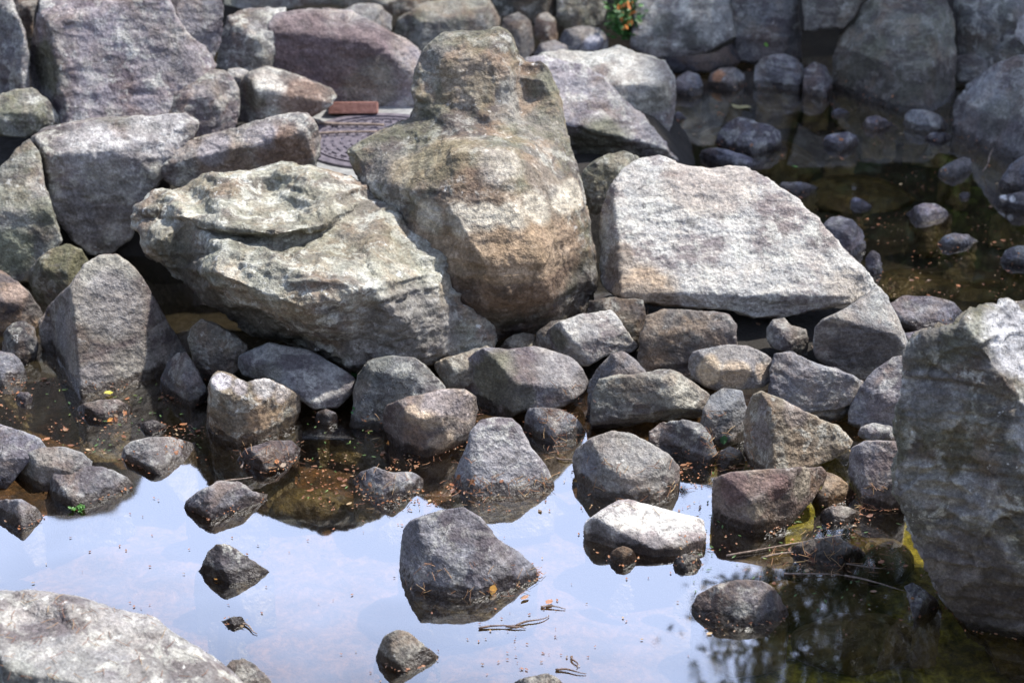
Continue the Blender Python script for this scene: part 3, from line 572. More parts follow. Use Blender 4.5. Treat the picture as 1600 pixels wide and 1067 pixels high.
R('stone', 'oval stone with a grey top and a tan lower edge painted sunlit',
  [(1075,575),(1076,560),(1082,551),(1097,546),(1131,539),(1165,539),(1188,549),(1205,559),(1212,576),(1208,592),(1192,605),(1154,609),(1127,611),(1104,606),(1084,594)], base=(612,.08), lean=.9, col=(0.168, 0.163, 0.167), lich=.3, iron=.1, chip=.8, stains_and_shading=[(1100,582,24,(.42,.33,.22),.75),(1150,592,26,(.38,.29,.2),.7),(1198,582,16,(.34,.25,.18),.6)], fc=[(1140,603,(.05,-1,-.05)),(1135,578,(.0,-.55,1)),(1192,578,(.8,-.7,.15)),(1095,580,(-.7,-.8,.1))])  # lower-edge blobs paint warm sunlight as tan colour
R('stone', 'small notched pale stone standing under the right half of the white slab',
  [(1197,530),(1198,512),(1208,499),(1225,496),(1235,508),(1260,514),(1264,530),(1263,557),(1245,556),(1229,551),(1205,543)], base=(556,.09), col=(0.168, 0.160, 0.149), lich=.3)
R('rock', 'pale rock, its shaded front painted black, under the right end of the slab',
  [(1272,545),(1273,512),(1283,502),(1316,485),(1350,465),(1370,444),(1385,461),(1402,495),(1418,535),(1424,560),(1400,585),(1350,600),(1318,592),(1289,572),(1275,558)], base=(600,.03), lean=.9, col=(0.208, 0.209, 0.202), lich=.3, chip=.6, stains_and_shading=[(1330,545,48,(.085,.08,.08),.9),(1375,550,38,(.085,.08,.08),.9)], fc=[(1340,588,(-.15,-1,-.25)),(1343,508,(.2,-.8,1)),(1404,520,(.9,-.5,.5))])  # black blobs paint the shade under the slab onto the front
R('rock', 'sloping lilac grey rock between the oval stone and the leaning grey rock', [(1200,625),(1203,580),(1210,553),(1237,550),(1269,566),(1313,580),(1350,594),(1350,620),(1310,640),(1262,645),(1225,640)], base=(648,.03), col=(0.144, 0.143, 0.155), lich=.3, chip=1.2, fc=[(1250,635,(-.1,-1,.3)),(1270,580,(-.1,-.6,.9))])
R('rock', 'leaning grey rock touching the left side of the huge dark boulder', [(1322,660),(1330,630),(1347,600),(1364,580),(1397,559),(1440,550),(1450,650),(1420,690),(1364,680)], base=(685,0), col=(0.156, 0.154, 0.170), lich=.3, stains_and_shading=[(1375,645,30,(.14,.12,.12),.7)], fc=[(1380,670,(-.4,-1,.2)),(1370,625,(-.3,-.6,.8))])
R('stone', 'dark wet hollowed stone between the lilac rock and the leaning rock', [(1258,645),(1263,628),(1280,616),(1325,606),(1350,618),(1345,645),(1310,660),(1275,660)], base=(660,.0), col=(0.092, 0.093, 0.104), lich=.5, chip=1.5)
R('stone', 'small pale flat stone beside the huge dark boulder', [(1340,680),(1344,667),(1364,660),(1397,667),(1412,681),(1405,700),(1364,694)], base=(698,.0), col=(0.173, 0.174, 0.184), lich=.4)
R('rock', 'triangular brown rock with sparkling pale right face, left of the huge dark boulder',
  [(1160,710),(1161,680),(1163,648),(1175,617),(1190,611),(1225,625),(1270,649),(1310,664),(1334,690),(1322,706),(1300,719),(1250,735),(1195,742),(1172,730)], base=(742,.0), lean=.6, col=(0.185, 0.157, 0.119), lich=.6, iron=.3, chip=1.0, stains_and_shading=[(1180,680,26,(.13,.11,.10),.85),(1185,640,16,(.15,.13,.12),.8),(1250,640,26,(.22,.18,.17),.6)], fc=[(1260,725,(.4,-1,.35)),(1206,690,(-.95,-.5,.1)),(1235,638,(.35,-.4,1))])  # two dark blobs put the left face's shade into the colour
R('rock', 'purple and tan block lying at the edge of the green water',
  [(1112,780),(1115,748),(1140,738),(1200,733),(1250,729),(1286,729),(1293,742),(1280,770),(1252,800),(1236,818)], w=[(1228,824),(1200,830),(1178,834),(1140,820),(1113,808)], lean=.85, col=(0.144, 0.116, 0.101), lich=.25, iron=.3, moss=0, chip=.6, rough=.6, fc=[(1185,782,(-.2,-.75,1)),(1238,765,(.8,-.65,.1))], ft=0.05, stains_and_shading=[(1140,765,34,(.095,.06,.058),.85),(1215,748,28,(.12,.068,.062),.8),(1180,750,24,(.14,.095,.08),.7),(1262,757,30,(.25,.22,.17),.85),(1188,802,16,(.36,.31,.23),.8)])  # pale right-face blob paints a sunlit patch; purple is stone colour
R('stone', 'tan stone half hidden behind the purple and tan block', [(1265,785),(1285,762),(1290,735),(1315,747),(1337,769),(1337,784)], w=[(1332,790),(1301,795),(1272,795)], col=(0.162, 0.127, 0.095), iron=.5, lich=.2)
R('rock', 'grey squarish rock beside the foot of the huge dark boulder', [(1326,745),(1326,715),(1332,698),(1352,688),(1400,689),(1425,700),(1425,780)], w=[(1415,796),(1380,798),(1350,788),(1332,765)], col=(0.191, 0.186, 0.196), lich=.3, chip=.8, stains_and_shading=[(1370,775,28,(.17,.14,.12),.6)], fc=[(1365,722,(-.05,-.55,1))], ft=0.05)
R('stone', 'low wet pitted stone before the tan stone', [(1280,806),(1284,797),(1300,790),(1328,792),(1346,799),(1350,810)], w=[(1348,818),(1325,822),(1297,819),(1283,812)], col=(0.116, 0.111, 0.113), chip=1.4, lich=.5)
R('stone', 'small wet stone left of the triangular brown rock', [(1118,722),(1125,704),(1140,696),(1158,704),(1166,722)], w=[(1164,732),(1140,736),(1120,730)], col=(0.110, 0.111, 0.119), lich=.4)
R('rock', 'flat white slab stone glowing in the sun at the edge of the sky reflection',
  [(911,832),(915,815),(940,796),(965,782),(985,780),(1030,793),(1070,804),(1100,812),(1104,840)], w=[(1098,856),(1065,868),(1020,870),(960,856),(914,842)], lean=1.1, col=(0.445, 0.432, 0.405), lich=.2, iron=0, moss=0, chip=.5, rough=.5, stains_and_shading=[(930,836,22,(.13,.12,.12),.85),(975,850,24,(.13,.12,.12),.85),(1030,860,26,(.14,.13,.13),.85),(1075,858,20,(.2,.18,.16),.7)], fc=[(1000,846,(.1,-.42,1))], ft=0.0)  # dark blobs along the foot paint undercut shade
R('stone', 'tiny brown wet stone in front of the sunlit slab stone', [(950,878),(956,862),(973,852),(988,858),(996,872)], w=[(994,882),(980,890),(960,888),(951,883)], col=(0.064, 0.041, 0.033), lich=.1, chip=1.5)
R('stone', 'tiny pale and dark stone at the right front of the sunlit slab stone', [(1048,884),(1055,872),(1070,865),(1090,867),(1098,878)], w=[(1096,888),(1075,894),(1052,890)], col=(0.127, 0.122, 0.119), lich=.8, chip=1.5)
R('rock', 'dark humped rock standing between sky reflection and green reflection',
  [(1080,948),(1090,930),(1115,915),(1150,906),(1190,908),(1210,918),(1220,935),(1232,958)], w=[(1233,966),(1195,976),(1150,981),(1110,972),(1081,957)], col=(0.087, 0.084, 0.093), lich=.3, chip=1, fc=[(1150,938,(.02,-.55,1)),(1105,938,(-.7,-.6,.6)),(1205,935,(.7,-.6,.6))], ft=0.5)
R('rock', 'largest bluish grey rock out in the sky reflection, front middle',
  [(622,900),(625,880),(630,830),(640,815),(665,805),(692,797),(725,795),(750,808),(775,840),(810,862),(830,880),(841,897)], w=[(840,904),(800,919),(740,936),(700,933),(650,923),(621,910)], col=(0.133, 0.133, 0.149), lich=.3, moss=.05, iron=.05, chip=.6, fc=[(720,882,(.06,-.85,1)),(652,850,(-.95,-.45,.3)),(765,850,(.75,-.6,.8))], ft=0.42)
R('rock', 'pyramid shaped rock standing alone in the sky reflection, left of the middle', [(302,908),(308,893),(325,862),(338,850),(358,852),(385,868),(410,885),(429,899)], w=[(429,905),(390,914),(345,918),(302,916)], col=(0.116, 0.113, 0.119), lich=.5, fc=[(345,872,(-.6,-.75,.55)),(372,872,(.55,-.7,.7))], ft=0.8)
R('stone', 'low black stone just above the water with a twig at its right end', [(320,973),(338,970),(352,968),(366,962),(378,963),(386,975)], w=[(389,982),(374,987),(350,985),(322,977)], col=(0.040, 0.038, 0.039), lich=.2)
R('rock', 'small rounded pyramid rock near the bottom border', [(582,1045),(588,1020),(600,995),(620,984),(640,988),(665,1010),(688,1027)], w=[(690,1033),(650,1043),(610,1057),(583,1052)], col=(0.139, 0.131, 0.113), lich=.5, fc=[(612,1010,(-.7,-.6,.5)),(640,1010,(.5,-.7,.7))], ft=0.7)
R('stone', 'top of a low rock cut by the bottom border', [(795,1068),(825,1056),(855,1051),(872,1058),(885,1075)], w=[(885,1090),(840,1100),(800,1090)], col=(0.127, 0.111, 0.099), lich=.3)
R('rock', 'grey rock behind the right flank of the bottom left boulder', [(345,1055),(352,1042),(362,1031),(380,1027),(400,1039),(416,1054),(435,1078)], w=[(440,1100),(400,1115),(350,1110)], col=(0.116, 0.116, 0.116), lich=.4)
R('rock', 'low pale rock in the shallows left of the broken rock', [(190,712),(194,698),(205,690),(225,685),(270,683),(306,690)], w=[(306,698),(290,720),(260,740),(228,748),(198,732)], col=(0.197, 0.194, 0.196), lich=.3, chip=.4, fc=[(240,715,(-.1,-.5,1))], ft=1.0)
R('rock', 'low grey rock at the edge of the sky reflection, above the pyramid rock', [(286,798),(291,783),(315,765),(345,750),(375,752),(395,768),(419,772)], w=[(418,780),(395,806),(350,821),(320,822),(289,810)], col=(0.168, 0.169, 0.184), lich=.3, ft=0.9)
R('rock', 'humped grey rock with a leafy wet foot in the left group at the water edge', [(65,772),(70,748),(90,732),(140,728),(175,733),(200,745),(208,755)], w=[(206,762),(170,787),(120,799),(72,792)], col=(0.139, 0.137, 0.143), lich=.4, chip=1.1, ft=0.7)
R('rock', 'smooth grey rock behind the humped grey rock on the left', [(18,748),(22,728),(32,712),(60,700),(100,698),(130,708),(144,722),(140,740),(90,765),(45,772)], base=(770,.0), col=(0.156, 0.157, 0.155), lich=.3, moss=.2)
R('rock', 'pale flat rock at the left border above the humped grey rock', [(-50,770),(-50,660),(0,662),(30,672),(62,684),(74,700),(45,722),(25,745),(10,765)], base=(765,.0), col=(0.179, 0.180, 0.202), lich=.3, chip=.5)
R('rock', 'grey rock at the left border, lowest of the left group at the water edge', [(-50,785),(0,780),(35,780),(55,790),(69,805)], w=[(67,812),(40,826),(0,838),(-50,846)], col=(0.139, 0.139, 0.155), lich=.3)
R('rock', 'flat wet dark rock with needles in the shallows below the broken rock', [(368,722),(384,702),(420,689),(455,688),(471,700)], w=[(468,712),(440,738),(410,743),(378,735)], col=(0.087, 0.075, 0.080), lich=.2, lean=1.5)
R('stone', 'almost drowned leafy stone in the left pool below the pointed rock', [(112,642),(130,630),(155,625),(185,623),(206,636)], w=[(204,648),(175,659),(145,660),(118,652)], col=(0.098, 0.081, 0.077), lich=.3, lean=2.0)
R('stone', 'flat drowned stone right of the leafy drowned stone', [(205,668),(215,660),(240,656),(262,664)], w=[(262,672),(240,678),(210,675)], col=(0.087, 0.075, 0.083), lean=2)
R('stone', 'small blue stone tip poking out of the left pool', [(22,622),(30,612),(45,612),(52,622)], w=[(50,632),(36,636),(25,630)], col=(0.116, 0.116, 0.143))
R('rock', 'low grey rock with a bright water rim, left of the pale triangular rock', [(548,758),(552,748),(564,736),(585,730),(609,738),(644,738),(662,748)], w=[(662,760),(640,789),(619,797),(599,793),(552,765)], col=(0.139, 0.137, 0.149), lich=.3, ft=0.8)
R('stone', 'tiny dark stone under the flat topped slab', [(490,655),(495,643),(510,638),(525,645),(530,657)], w=[(528,664),(512,669),(493,663)], col=(0.070, 0.067, 0.077))
R('stone', 'drowned stone covered with twigs in the green water', [(1232,866),(1240,852),(1265,842),(1305,838),(1340,854),(1362,874)], w=[(1360,884),(1320,889),(1275,880),(1240,872)], col=(0.098, 0.087, 0.083), lich=.3, lean=2)
R('stone', 'narrow wet stone poking up left of the foot of the huge dark boulder', [(1424,950),(1412,915),(1425,908),(1445,920),(1465,938),(1474,955)], w=[(1472,964),(1450,970),(1428,966)], col=(0.104, 0.101, 0.119), lich=.4, chip=1.4)

# ---- far water, top right
R('rock', 'jagged pale rock with leafy edges alone in the far water', [(1117,222),(1122,207),(1140,188),(1165,184),(1182,192),(1205,197),(1218,206),(1222,225),(1234,235)], w=[(1230,245),(1212,252),(1185,250),(1150,236),(1120,228)], col=(0.139, 0.139, 0.155), lich=.4, chip=1.6, vox=3.6)
R('stone', 'long blue white stone below the jagged pale rock', [(1091,245),(1096,234),(1110,231),(1140,235),(1170,245),(1194,255)], w=[(1194,262),(1150,267),(1110,262),(1092,252)], col=(0.173, 0.180, 0.209), lich=.2, vox=3.6, lean=1.3)
R('stone', 'small domed pale stone in the far water, right of the jagged rock', [(1284,223),(1290,213),(1305,208),(1325,206),(1340,212),(1344,222)], w=[(1340,232),(1315,236),(1287,230)], col=(0.156, 0.157, 0.178), lich=.3, vox=3.6)
R('stone', 'thin flat stone barely out of the far water before the round boulder', [(1296,175),(1308,169),(1320,170),(1332,177)], w=[(1330,181),(1312,182),(1298,180)], col=(0.127, 0.127, 0.167), vox=3.6, lean=1.5)
R('stone', 'leaf strewn stone at the foot of the round boulder', [(1345,193),(1355,183),(1370,180),(1385,186),(1405,199)], w=[(1404,206),(1375,207),(1347,200)], col=(0.116, 0.111, 0.131), vox=3.6)
R('stone', 'pale stone between the round boulder and the domed boulder', [(1408,192),(1413,178),(1425,171),(1445,172),(1470,181),(1483,195)], w=[(1482,205),(1450,211),(1412,202)], col=(0.156, 0.160, 0.173), vox=3.6)
R('stone', 'flat dark blue stone left of the domed boulder', [(1443,215),(1455,208),(1475,207),(1490,213)], w=[(1488,221),(1460,223),(1445,220)], col=(0.098, 0.099, 0.131), vox=3.6, lean=1.3)
R('stone', 'dark wedge stone below the domed boulder', [(1465,268),(1480,256),(1500,247),(1517,245),(1522,260)], w=[(1520,273),(1495,278),(1467,274)], col=(0.087, 0.093, 0.113), vox=3.6)
R('stone', 'domed lilac stone above the yellow green reflections', [(1410,337),(1425,325),(1445,317),(1462,317),(1476,326),(1492,338)], w=[(1490,344),(1450,347),(1412,343)], col=(0.127, 0.116, 0.143), vox=3.6)
R('stone', 'pale blue stone right below the yellow green reflections', [(1464,380),(1475,369),(1492,364),(1515,367),(1532,377)], w=[(1528,385),(1500,392),(1467,386)], col=(0.144, 0.151, 0.178), vox=3.6)
R('stone', 'dark blue stone at the right border above the huge boulder', [(1562,405),(1572,390),(1590,384),(1640,386),(1650,400)], w=[(1645,412),(1600,418),(1564,412)], col=(0.104, 0.111, 0.137), vox=3.6)
R('rock', 'grey rock behind the right shoulder of the white slab', [(1283,375),(1286,350),(1298,339),(1312,337),(1335,346),(1350,364),(1355,385),(1345,402),(1315,410)], base=(405,.0), col=(0.139, 0.133, 0.155), vox=3.4)
R('stone', 'small dark stone at the waterline behind the white slab', [(1350,425),(1351,402),(1362,390),(1375,397),(1380,420)], w=[(1378,434),(1362,440),(1352,434)], col=(0.098, 0.093, 0.113), vox=3.4)
R('rock', 'smooth blue white rock behind the black fronted pale rock', [(1385,500),(1390,474),(1410,462),(1450,463),(1490,472),(1505,487)], w=[(1503,503),(1465,515),(1420,518),(1388,512)], col=(0.168, 0.169, 0.196), lich=.2, rough=.6, chip=.4, vox=3.4, fc=[(1440,492,(-.05,-.5,1))])
R('stone', 'low wet stone between the smooth blue white rock and the huge dark boulder', [(1408,535),(1412,520),(1450,514),(1485,522)], w=[(1485,535),(1450,550),(1410,550)], col=(0.110, 0.105, 0.131), vox=3.4, lean=1.2)
R('stone', 'flat wet stone in the far water above the white slab', [(1215,292),(1222,284),(1250,284),(1282,291)], w=[(1280,300),(1250,303),(1218,299)], col=(0.116, 0.116, 0.131), vox=3.6, lean=1.4)
R('stone', 'small flat lilac stone alone in the dark far water', [(1325,316),(1335,308),(1352,314),(1366,326)], w=[(1362,330),(1340,328),(1327,321)], col=(0.139, 0.133, 0.167), vox=3.6, lean=1.4)
R('rock', 'pale grey squarish stone at the foot of the flat faced block', [(1176,130),(1178,105),(1192,88),(1225,84),(1248,92),(1258,108),(1256,140)], w=[(1252,152),(1215,152),(1182,142)], col=(0.139, 0.143, 0.155), vox=4, rough=.6)
R('stone', 'rounded stone beside the black hollow', [(1252,140),(1256,108),(1272,96),(1290,103),(1301,122),(1302,142)], w=[(1298,153),(1275,158),(1255,153)], col=(0.121, 0.122, 0.134), vox=4, rough=.6)
R('stone', 'stone topped with orange leaves under the black ledge', [(1104,128),(1110,114),(1128,106),(1150,106),(1164,116),(1166,132)], w=[(1162,141),(1135,144),(1107,138)], col=(0.139, 0.139, 0.149), vox=4, stains_and_shading=[(1118,112,12,(.35,.16,.07),.7)])
R('stone', 'dark stone at the far waterline beside the white topped block', [(1050,145),(1056,122),(1075,111),(1093,117),(1101,135)], w=[(1098,149),(1075,153),(1053,150)], col=(0.098, 0.101, 0.119), vox=4)
R('stone', 'tiny pale stone tip in the far water beside the white topped block', [(1050,183),(1058,174),(1070,180),(1075,186)], w=[(1070,190),(1055,190)], col=(0.162, 0.151, 0.190), vox=3.6, lean=1.4)
R('stone', 'small pale ledge stone with leaves before the flat faced block', [(1148,84),(1155,68),(1170,62),(1190,65),(1200,76),(1196,92),(1165,96)], base=(96,.02), col=(0.173, 0.169, 0.155), vox=4)
R('stone', 'small dark stone under the domed boulder foot at the water', [(1445,246),(1447,238),(1458,236),(1466,240)], w=[(1465,245),(1450,247)], col=(0.116, 0.116, 0.155), vox=3.4, lean=1.3) if False else None
R('stone', 'tiny blue stone tip between the far stones at the right', [(1496,306),(1502,300),(1514,300),(1518,306)], w=[(1514,311),(1500,311)], col=(0.127, 0.127, 0.167), vox=3.4, lean=1.3)

R('boulder', 'added boulder painted dark as shade at the top border behind the narrow brown stone', [(735,20),(740,-70),(900,-70),(905,30),(860,45),(790,40)], base=(45,.1), col=(0.034, 0.034, 0.033), vox=5)  # added filler; its near-black colour stands for a shaded gap
R('boulder', 'added boulder painted dim as shade at the top border behind the low grey rock', [(520,12),(530,-70),(700,-70),(705,12),(620,24)], base=(25,.15), col=(0.058, 0.055, 0.050), vox=5)  # second filler, coloured dark like the shade behind the rocks


# ------------------------------------------------------------------ ground, bed, water
def grid(x0, x1, y0, y1, nx, ny, fz):
    xs = np.linspace(x0, x1, nx); ys = np.linspace(y0, y1, ny); X, Y = np.meshgrid(xs, ys)
    Z = fz(X.ravel(), Y.ravel()); V = np.stack([X.ravel(), Y.ravel(), Z], 1)
    F = [(j * nx + i, j * nx + i + 1, (j + 1) * nx + i + 1, (j + 1) * nx + i) for j in range(ny - 1) for i in range(nx - 1)]
    return V, F
def sst(a, b, x): t = np.clip((x - a) / (b - a), 0, 1); return t * t * (3 - 2 * t)
def bed_z(x, y):
    p = np.stack([x, y, 0 * x], 1)
    z = -.15 + .035 * fbm(p * 2.2, 3, 5) + .015 * fbm(p * 9, 3, 6)
    z = z + sst(6.85, 7.15, y) * sst(8.9, 8.3, y) * sst(.95, .55, x) * .36          # the heaped bank round the manhole
    z = z + sst(.1, .35, x) * sst(1.5, 1.25, x) * sst(5.8, 5.95, y) * sst(6.8, 6.5, y) * .2   # silt under the pile
    bank = sst(9.6, 10.6, y) * .5
    return z + bank
def bed_material():
    m, t, b = newmat('pond_bed'); tcn = t.nodes.new('ShaderNodeTexCoord'); v = tcn.outputs['Object']
    n1 = noise(t, v, 1.3, 4); n2 = noise(t, v, 14, 6, .7, .4); n3 = noise(t, v, 55, 4, .7)
    c = mix(t, mrange(t, n2, .35, .65), (.030, .019, .010), (.125, .07, .032))
    sx = t.nodes.new('ShaderNodeSeparateXYZ'); t.links.new(v, sx.inputs[0])
    gx = mth(t, 'MULTIPLY', mrange(t, sx.outputs['X'], .35, .9), mrange(t, sx.outputs['Y'], 5.9, 5.5))
    c = mix(t, mth(t, 'MULTIPLY', gx, mrange(t, n1, .3, .55, .4, 1)), c, mix(t, mrange(t, n2, .35, .65), (.07, .085, .012), (.36, .37, .055)))
    far = mrange(t, sx.outputs['Y'], 5.85, 6.25)
    c = mix(t, far, c, mix(t, mrange(t, n2, .3, .7), (.010, .010, .008), (.028, .026, .020)))
    c = mix(t, 1., c, mix(t, mrange(t, n3, .3, .7), (.5, .5, .5), (1.5, 1.5, 1.5)), 'MULTIPLY')
    c = mix(t, mrange(t, sx.outputs['Z'], -.05, .0), c, (.014, .011, .008))
    t.links.new(c, b.inputs['Base Color']); b.inputs['Roughness'].default_value = .9
    bp = N(t, 'ShaderNodeBump', Strength=.8, Distance=.03); t.links.new(n2, bp.inputs['Height']); t.links.new(bp.outputs[0], b.inputs['Normal'])
    return m
V, F = grid(-6, 8, 2.4, 13, 281, 213, bed_z)
tag(mesh_obj('pond_bed', V, F, bed_material(), smooth=True), 'brown and green silty bed of the pond rising to a soil bank', None, None, 'structure')
V, F = grid(-60, 60, -40, 80, 13, 13, lambda x, y: 0 * x - .5)
tag(mesh_obj('ground', V, F, simple('soil', (.045, .035, .022), (.07, .06, .035), 3)), 'dark soil around the pond', None, None, 'structure')

def water_material():
    m = bpy.data.materials.new('pond_water'); m.use_nodes = True; t = m.node_tree; t.nodes.clear()
    o = t.nodes.new('ShaderNodeOutputMaterial'); tr = t.nodes.new('ShaderNodeBsdfTransparent'); gl = t.nodes.new('ShaderNodeBsdfGlossy')
    gl.inputs['Roughness'].default_value = .03; gl.inputs['Color'].default_value = (1, 1, 1, 1)
    tr.inputs['Color'].default_value = (.80, .72, .58, 1)
    ge = t.nodes.new('ShaderNodeNewGeometry'); dt = t.nodes.new('ShaderNodeVectorMath'); dt.operation = 'DOT_PRODUCT'
    t.links.new(ge.outputs['Incoming'], dt.inputs[0]); t.links.new(ge.outputs['Normal'], dt.inputs[1])
    k5 = mth(t, 'POWER', mth(t, 'SUBTRACT', 1., mth(t, 'ABSOLUTE', dt.outputs['Value'])), 5.)
    fac = mth(t, 'ADD', mth(t, 'MULTIPLY', k5, 1 - WATER_R0), WATER_R0); ms = t.nodes.new('ShaderNodeMixShader')
    tcn = t.nodes.new('ShaderNodeTexCoord'); n = noise(t, tcn.outputs['Object'], 2.2, 2, .5)
    bp = N(t, 'ShaderNodeBump', Strength=.08, Distance=.02); t.links.new(n, bp.inputs['Height'])
    t.links.new(bp.outputs[0], gl.inputs['Normal']); pass
    t.links.new(fac, ms.inputs[0]); t.links.new(tr.outputs[0], ms.inputs[1]); t.links.new(gl.outputs[0], ms.inputs[2])
    t.links.new(ms.outputs[0], o.inputs['Surface']); return m
WATER_R0 = .20
V, F = grid(-6, 8, 2.4, 10.2, 3, 3, lambda x, y: 0 * x)
tag(mesh_obj('water', V, F, water_material()), 'still pond water mirroring pale sky and trees', None, None, 'structure')

# ------------------------------------------------------------------ manhole cover, concrete, brick, sticks
MZ = .25
mc = on_z(592, 220, MZ); mc = Vector((mc[0], mc[1], MZ))
def box(cx, cy, cz, sx, sy, sz, rz=0, bev=0):
    c, s = math.cos(rz), math.sin(rz); V = []
    for k in (-1, 1):
        for a, b in ((-1, -1), (1, -1), (1, 1), (-1, 1)):
            x, y = a * sx / 2 * (1 - (bev if k > 0 else 0)), b * sy / 2 * (1 - (bev if k > 0 else 0)); V.append((cx + x * c - y * s, cy + x * s + y * c, cz + k * sz / 2))
    return V, [(3, 2, 1, 0), (4, 5, 6, 7), (0, 1, 5, 4), (1, 2, 6, 5), (2, 3, 7, 6), (3, 0, 4, 7)]
def ring(r0, r1, z0, z1, n=64):
    V = []; F = []
    for i in range(n):
        a = 2 * math.pi * i / n; c, s = math.cos(a), math.sin(a)
        V += [(r0 * c, r0 * s, z0), (r1 * c, r1 * s, z0), (r1 * c, r1 * s, z1), (r0 * c, r0 * s, z1)]
    for i in range(n):
        j = (i + 1) % n
        for k in range(4): F.append((4 * i + k, 4 * j + k, 4 * j + (k + 1) % 4, 4 * i + (k + 1) % 4))
    return V, F
iron = simple('cast_iron', (.08, .07, .085), (.16, .14, .16), 40, .45, .25)
conc = simple('concrete', (.17, .17, .165), (.27, .27, .26), 25, .9, .3)
root = bpy.data.objects.new('manhole_cover', None); COL.objects.link(root); root.location = mc
tag(root, 'round grey iron manhole cover with raised pattern among the boulders', 'manhole cover')
V = [(0, 0, 0)]; n = 64
V = [(.285 * math.cos(2 * math.pi * i / n), .285 * math.sin(2 * math.pi * i / n), z) for z in (-.03, 0) for i in range(n)]
F = [tuple(range(n - 1, -1, -1)), tuple(range(n, 2 * n))] + [(i, (i + 1) % n, n + (i + 1) % n, n + i) for i in range(n)]
mesh_obj('cover_plate', V, F, iron, root)
mesh_obj('rim', *ring(.29, .32, -.04, .006), iron, root)
mesh_obj('center_ring', *ring(.072, .084, 0, .007), iron, root)
mesh_obj('outer_ring', *ring(.255, .265, 0, .006), iron, root)
ridge_me = None
for rr, cnt in ((.04, 4), (.115, 12), (.15, 16), (.185, 20), (.22, 26), (.243, 44)):
    for k in range(cnt):
        a = 2 * math.pi * (k + .5 * (cnt % 3)) / cnt
        if ridge_me is None:
            V, F = box(0, 0, .003, .034, .010, .006, 0, .15); o = mesh_obj('raised_bar', V, F, iron, root); ridge_me = o.data
        else:
            o = bpy.data.objects.new('raised_bar', ridge_me); COL.objects.link(o); o.parent = root
        o.location = (rr * math.cos(a), rr * math.sin(a), 0); o.rotation_euler = (0, 0, a + math.pi / 2)
        if cnt == 44: o.scale = (.35, .8, 1)
# concrete collar
V, F = ring(.325, .46, -.12, -.004, 64); V = [(x + mc.x, y + mc.y, z + MZ) for x, y, z in V]
tag(mesh_obj('concrete_collar', V, F, conc), 'pale concrete collar around the manhole cover', 'concrete')
# brick
bp_ = on_z(551, 184, MZ)
root = bpy.data.objects.new('brick', None); COL.objects.link(root); root.location = (bp_[0], bp_[1] + .05, MZ); tag(root, 'single red clay brick lying behind the manhole cover', 'brick')
root.rotation_euler = (math.radians(-21), 0, math.radians(1.5)); V, F = box(0, 0, .0325 - .01, .205, .10, .05, 0, .0); bo = mesh_obj('brick_body', V, F, simple('red_clay', (.19, .08, .058), (.27, .135, .105), 60, .85, .4), root)
md = bo.modifiers.new('b', 'BEVEL'); md.width = .004; md.segments = 2

def tube_path(pts, radii, n=7, jit=0):
    V, F = [], []
    pts = [Vector(p) for p in pts]
    for i, p in enumerate(pts):
        d = (pts[min(i + 1, len(pts) - 1)] - pts[max(i - 1, 0)]).normalized()
        u = d.cross(Vector((0, 0, 1))); u = u.normalized() if u.length > 1e-3 else Vector((1, 0, 0)); v = d.cross(u)
        for k in range(n):
            a = 2 * math.pi * k / n; r = radii[i] * (1 + RNG.uniform(-jit, jit)); V.append(p + u * math.cos(a) * r + v * math.sin(a) * r)
    for i in range(len(pts) - 1):
        for k in range(n): F.append((i * n + k, i * n + (k + 1) % n, (i + 1) * n + (k + 1) % n, (i + 1) * n + k))
    F.append(tuple(range(n - 1, -1, -1))); F.append(tuple((len(pts) - 1) * n + k for k in range(n)))
    return V, F
def bent(p0, p1, n=9, bend=.02, r0=.005, r1=.003, zj=0.):
    p0, p1 = Vector(p0), Vector(p1); d = p1 - p0; s = Vector((-d.y, d.x, 0)).normalized(); b1, b2 = RNG.uniform(-bend, bend), RNG.uniform(-bend, bend)
    P = []; Rr = []
    for i in range(n):
        t = i / (n - 1); P.append(p0 + d * t + s * (b1 * math.sin(math.pi * t) + b2 * math.sin(2 * math.pi * t) + RNG.uniform(-.1, .1) * bend) + Vector((0, 0, zj * math.sin(math.pi * t)))); Rr.append(r0 + (r1 - r0) * t)
    return tube_path(P, Rr, 7, .12)
bark = simple('dead_twig', (.12, .085, .065), (.26, .20, .16), 80, .8, .4)
bark_d = simple('wet_twig', (.07, .038, .022), (.16, .095, .06), 80, .5, .4)
for (a, b, lab, r) in (((487, 190), (600, 196), 'pale stick lying across the back of the manhole cover', .0075), ((490, 209), (590, 206), 'thin pale stick lying across the middle of the manhole cover', .006)):
    p0, p1 = on_z(*a, MZ + .014), on_z(*b, MZ + .014); tag(mesh_obj('stick', *bent(p0, p1, 9, .012, r, r * .7), bark, smooth=True), lab, 'stick')
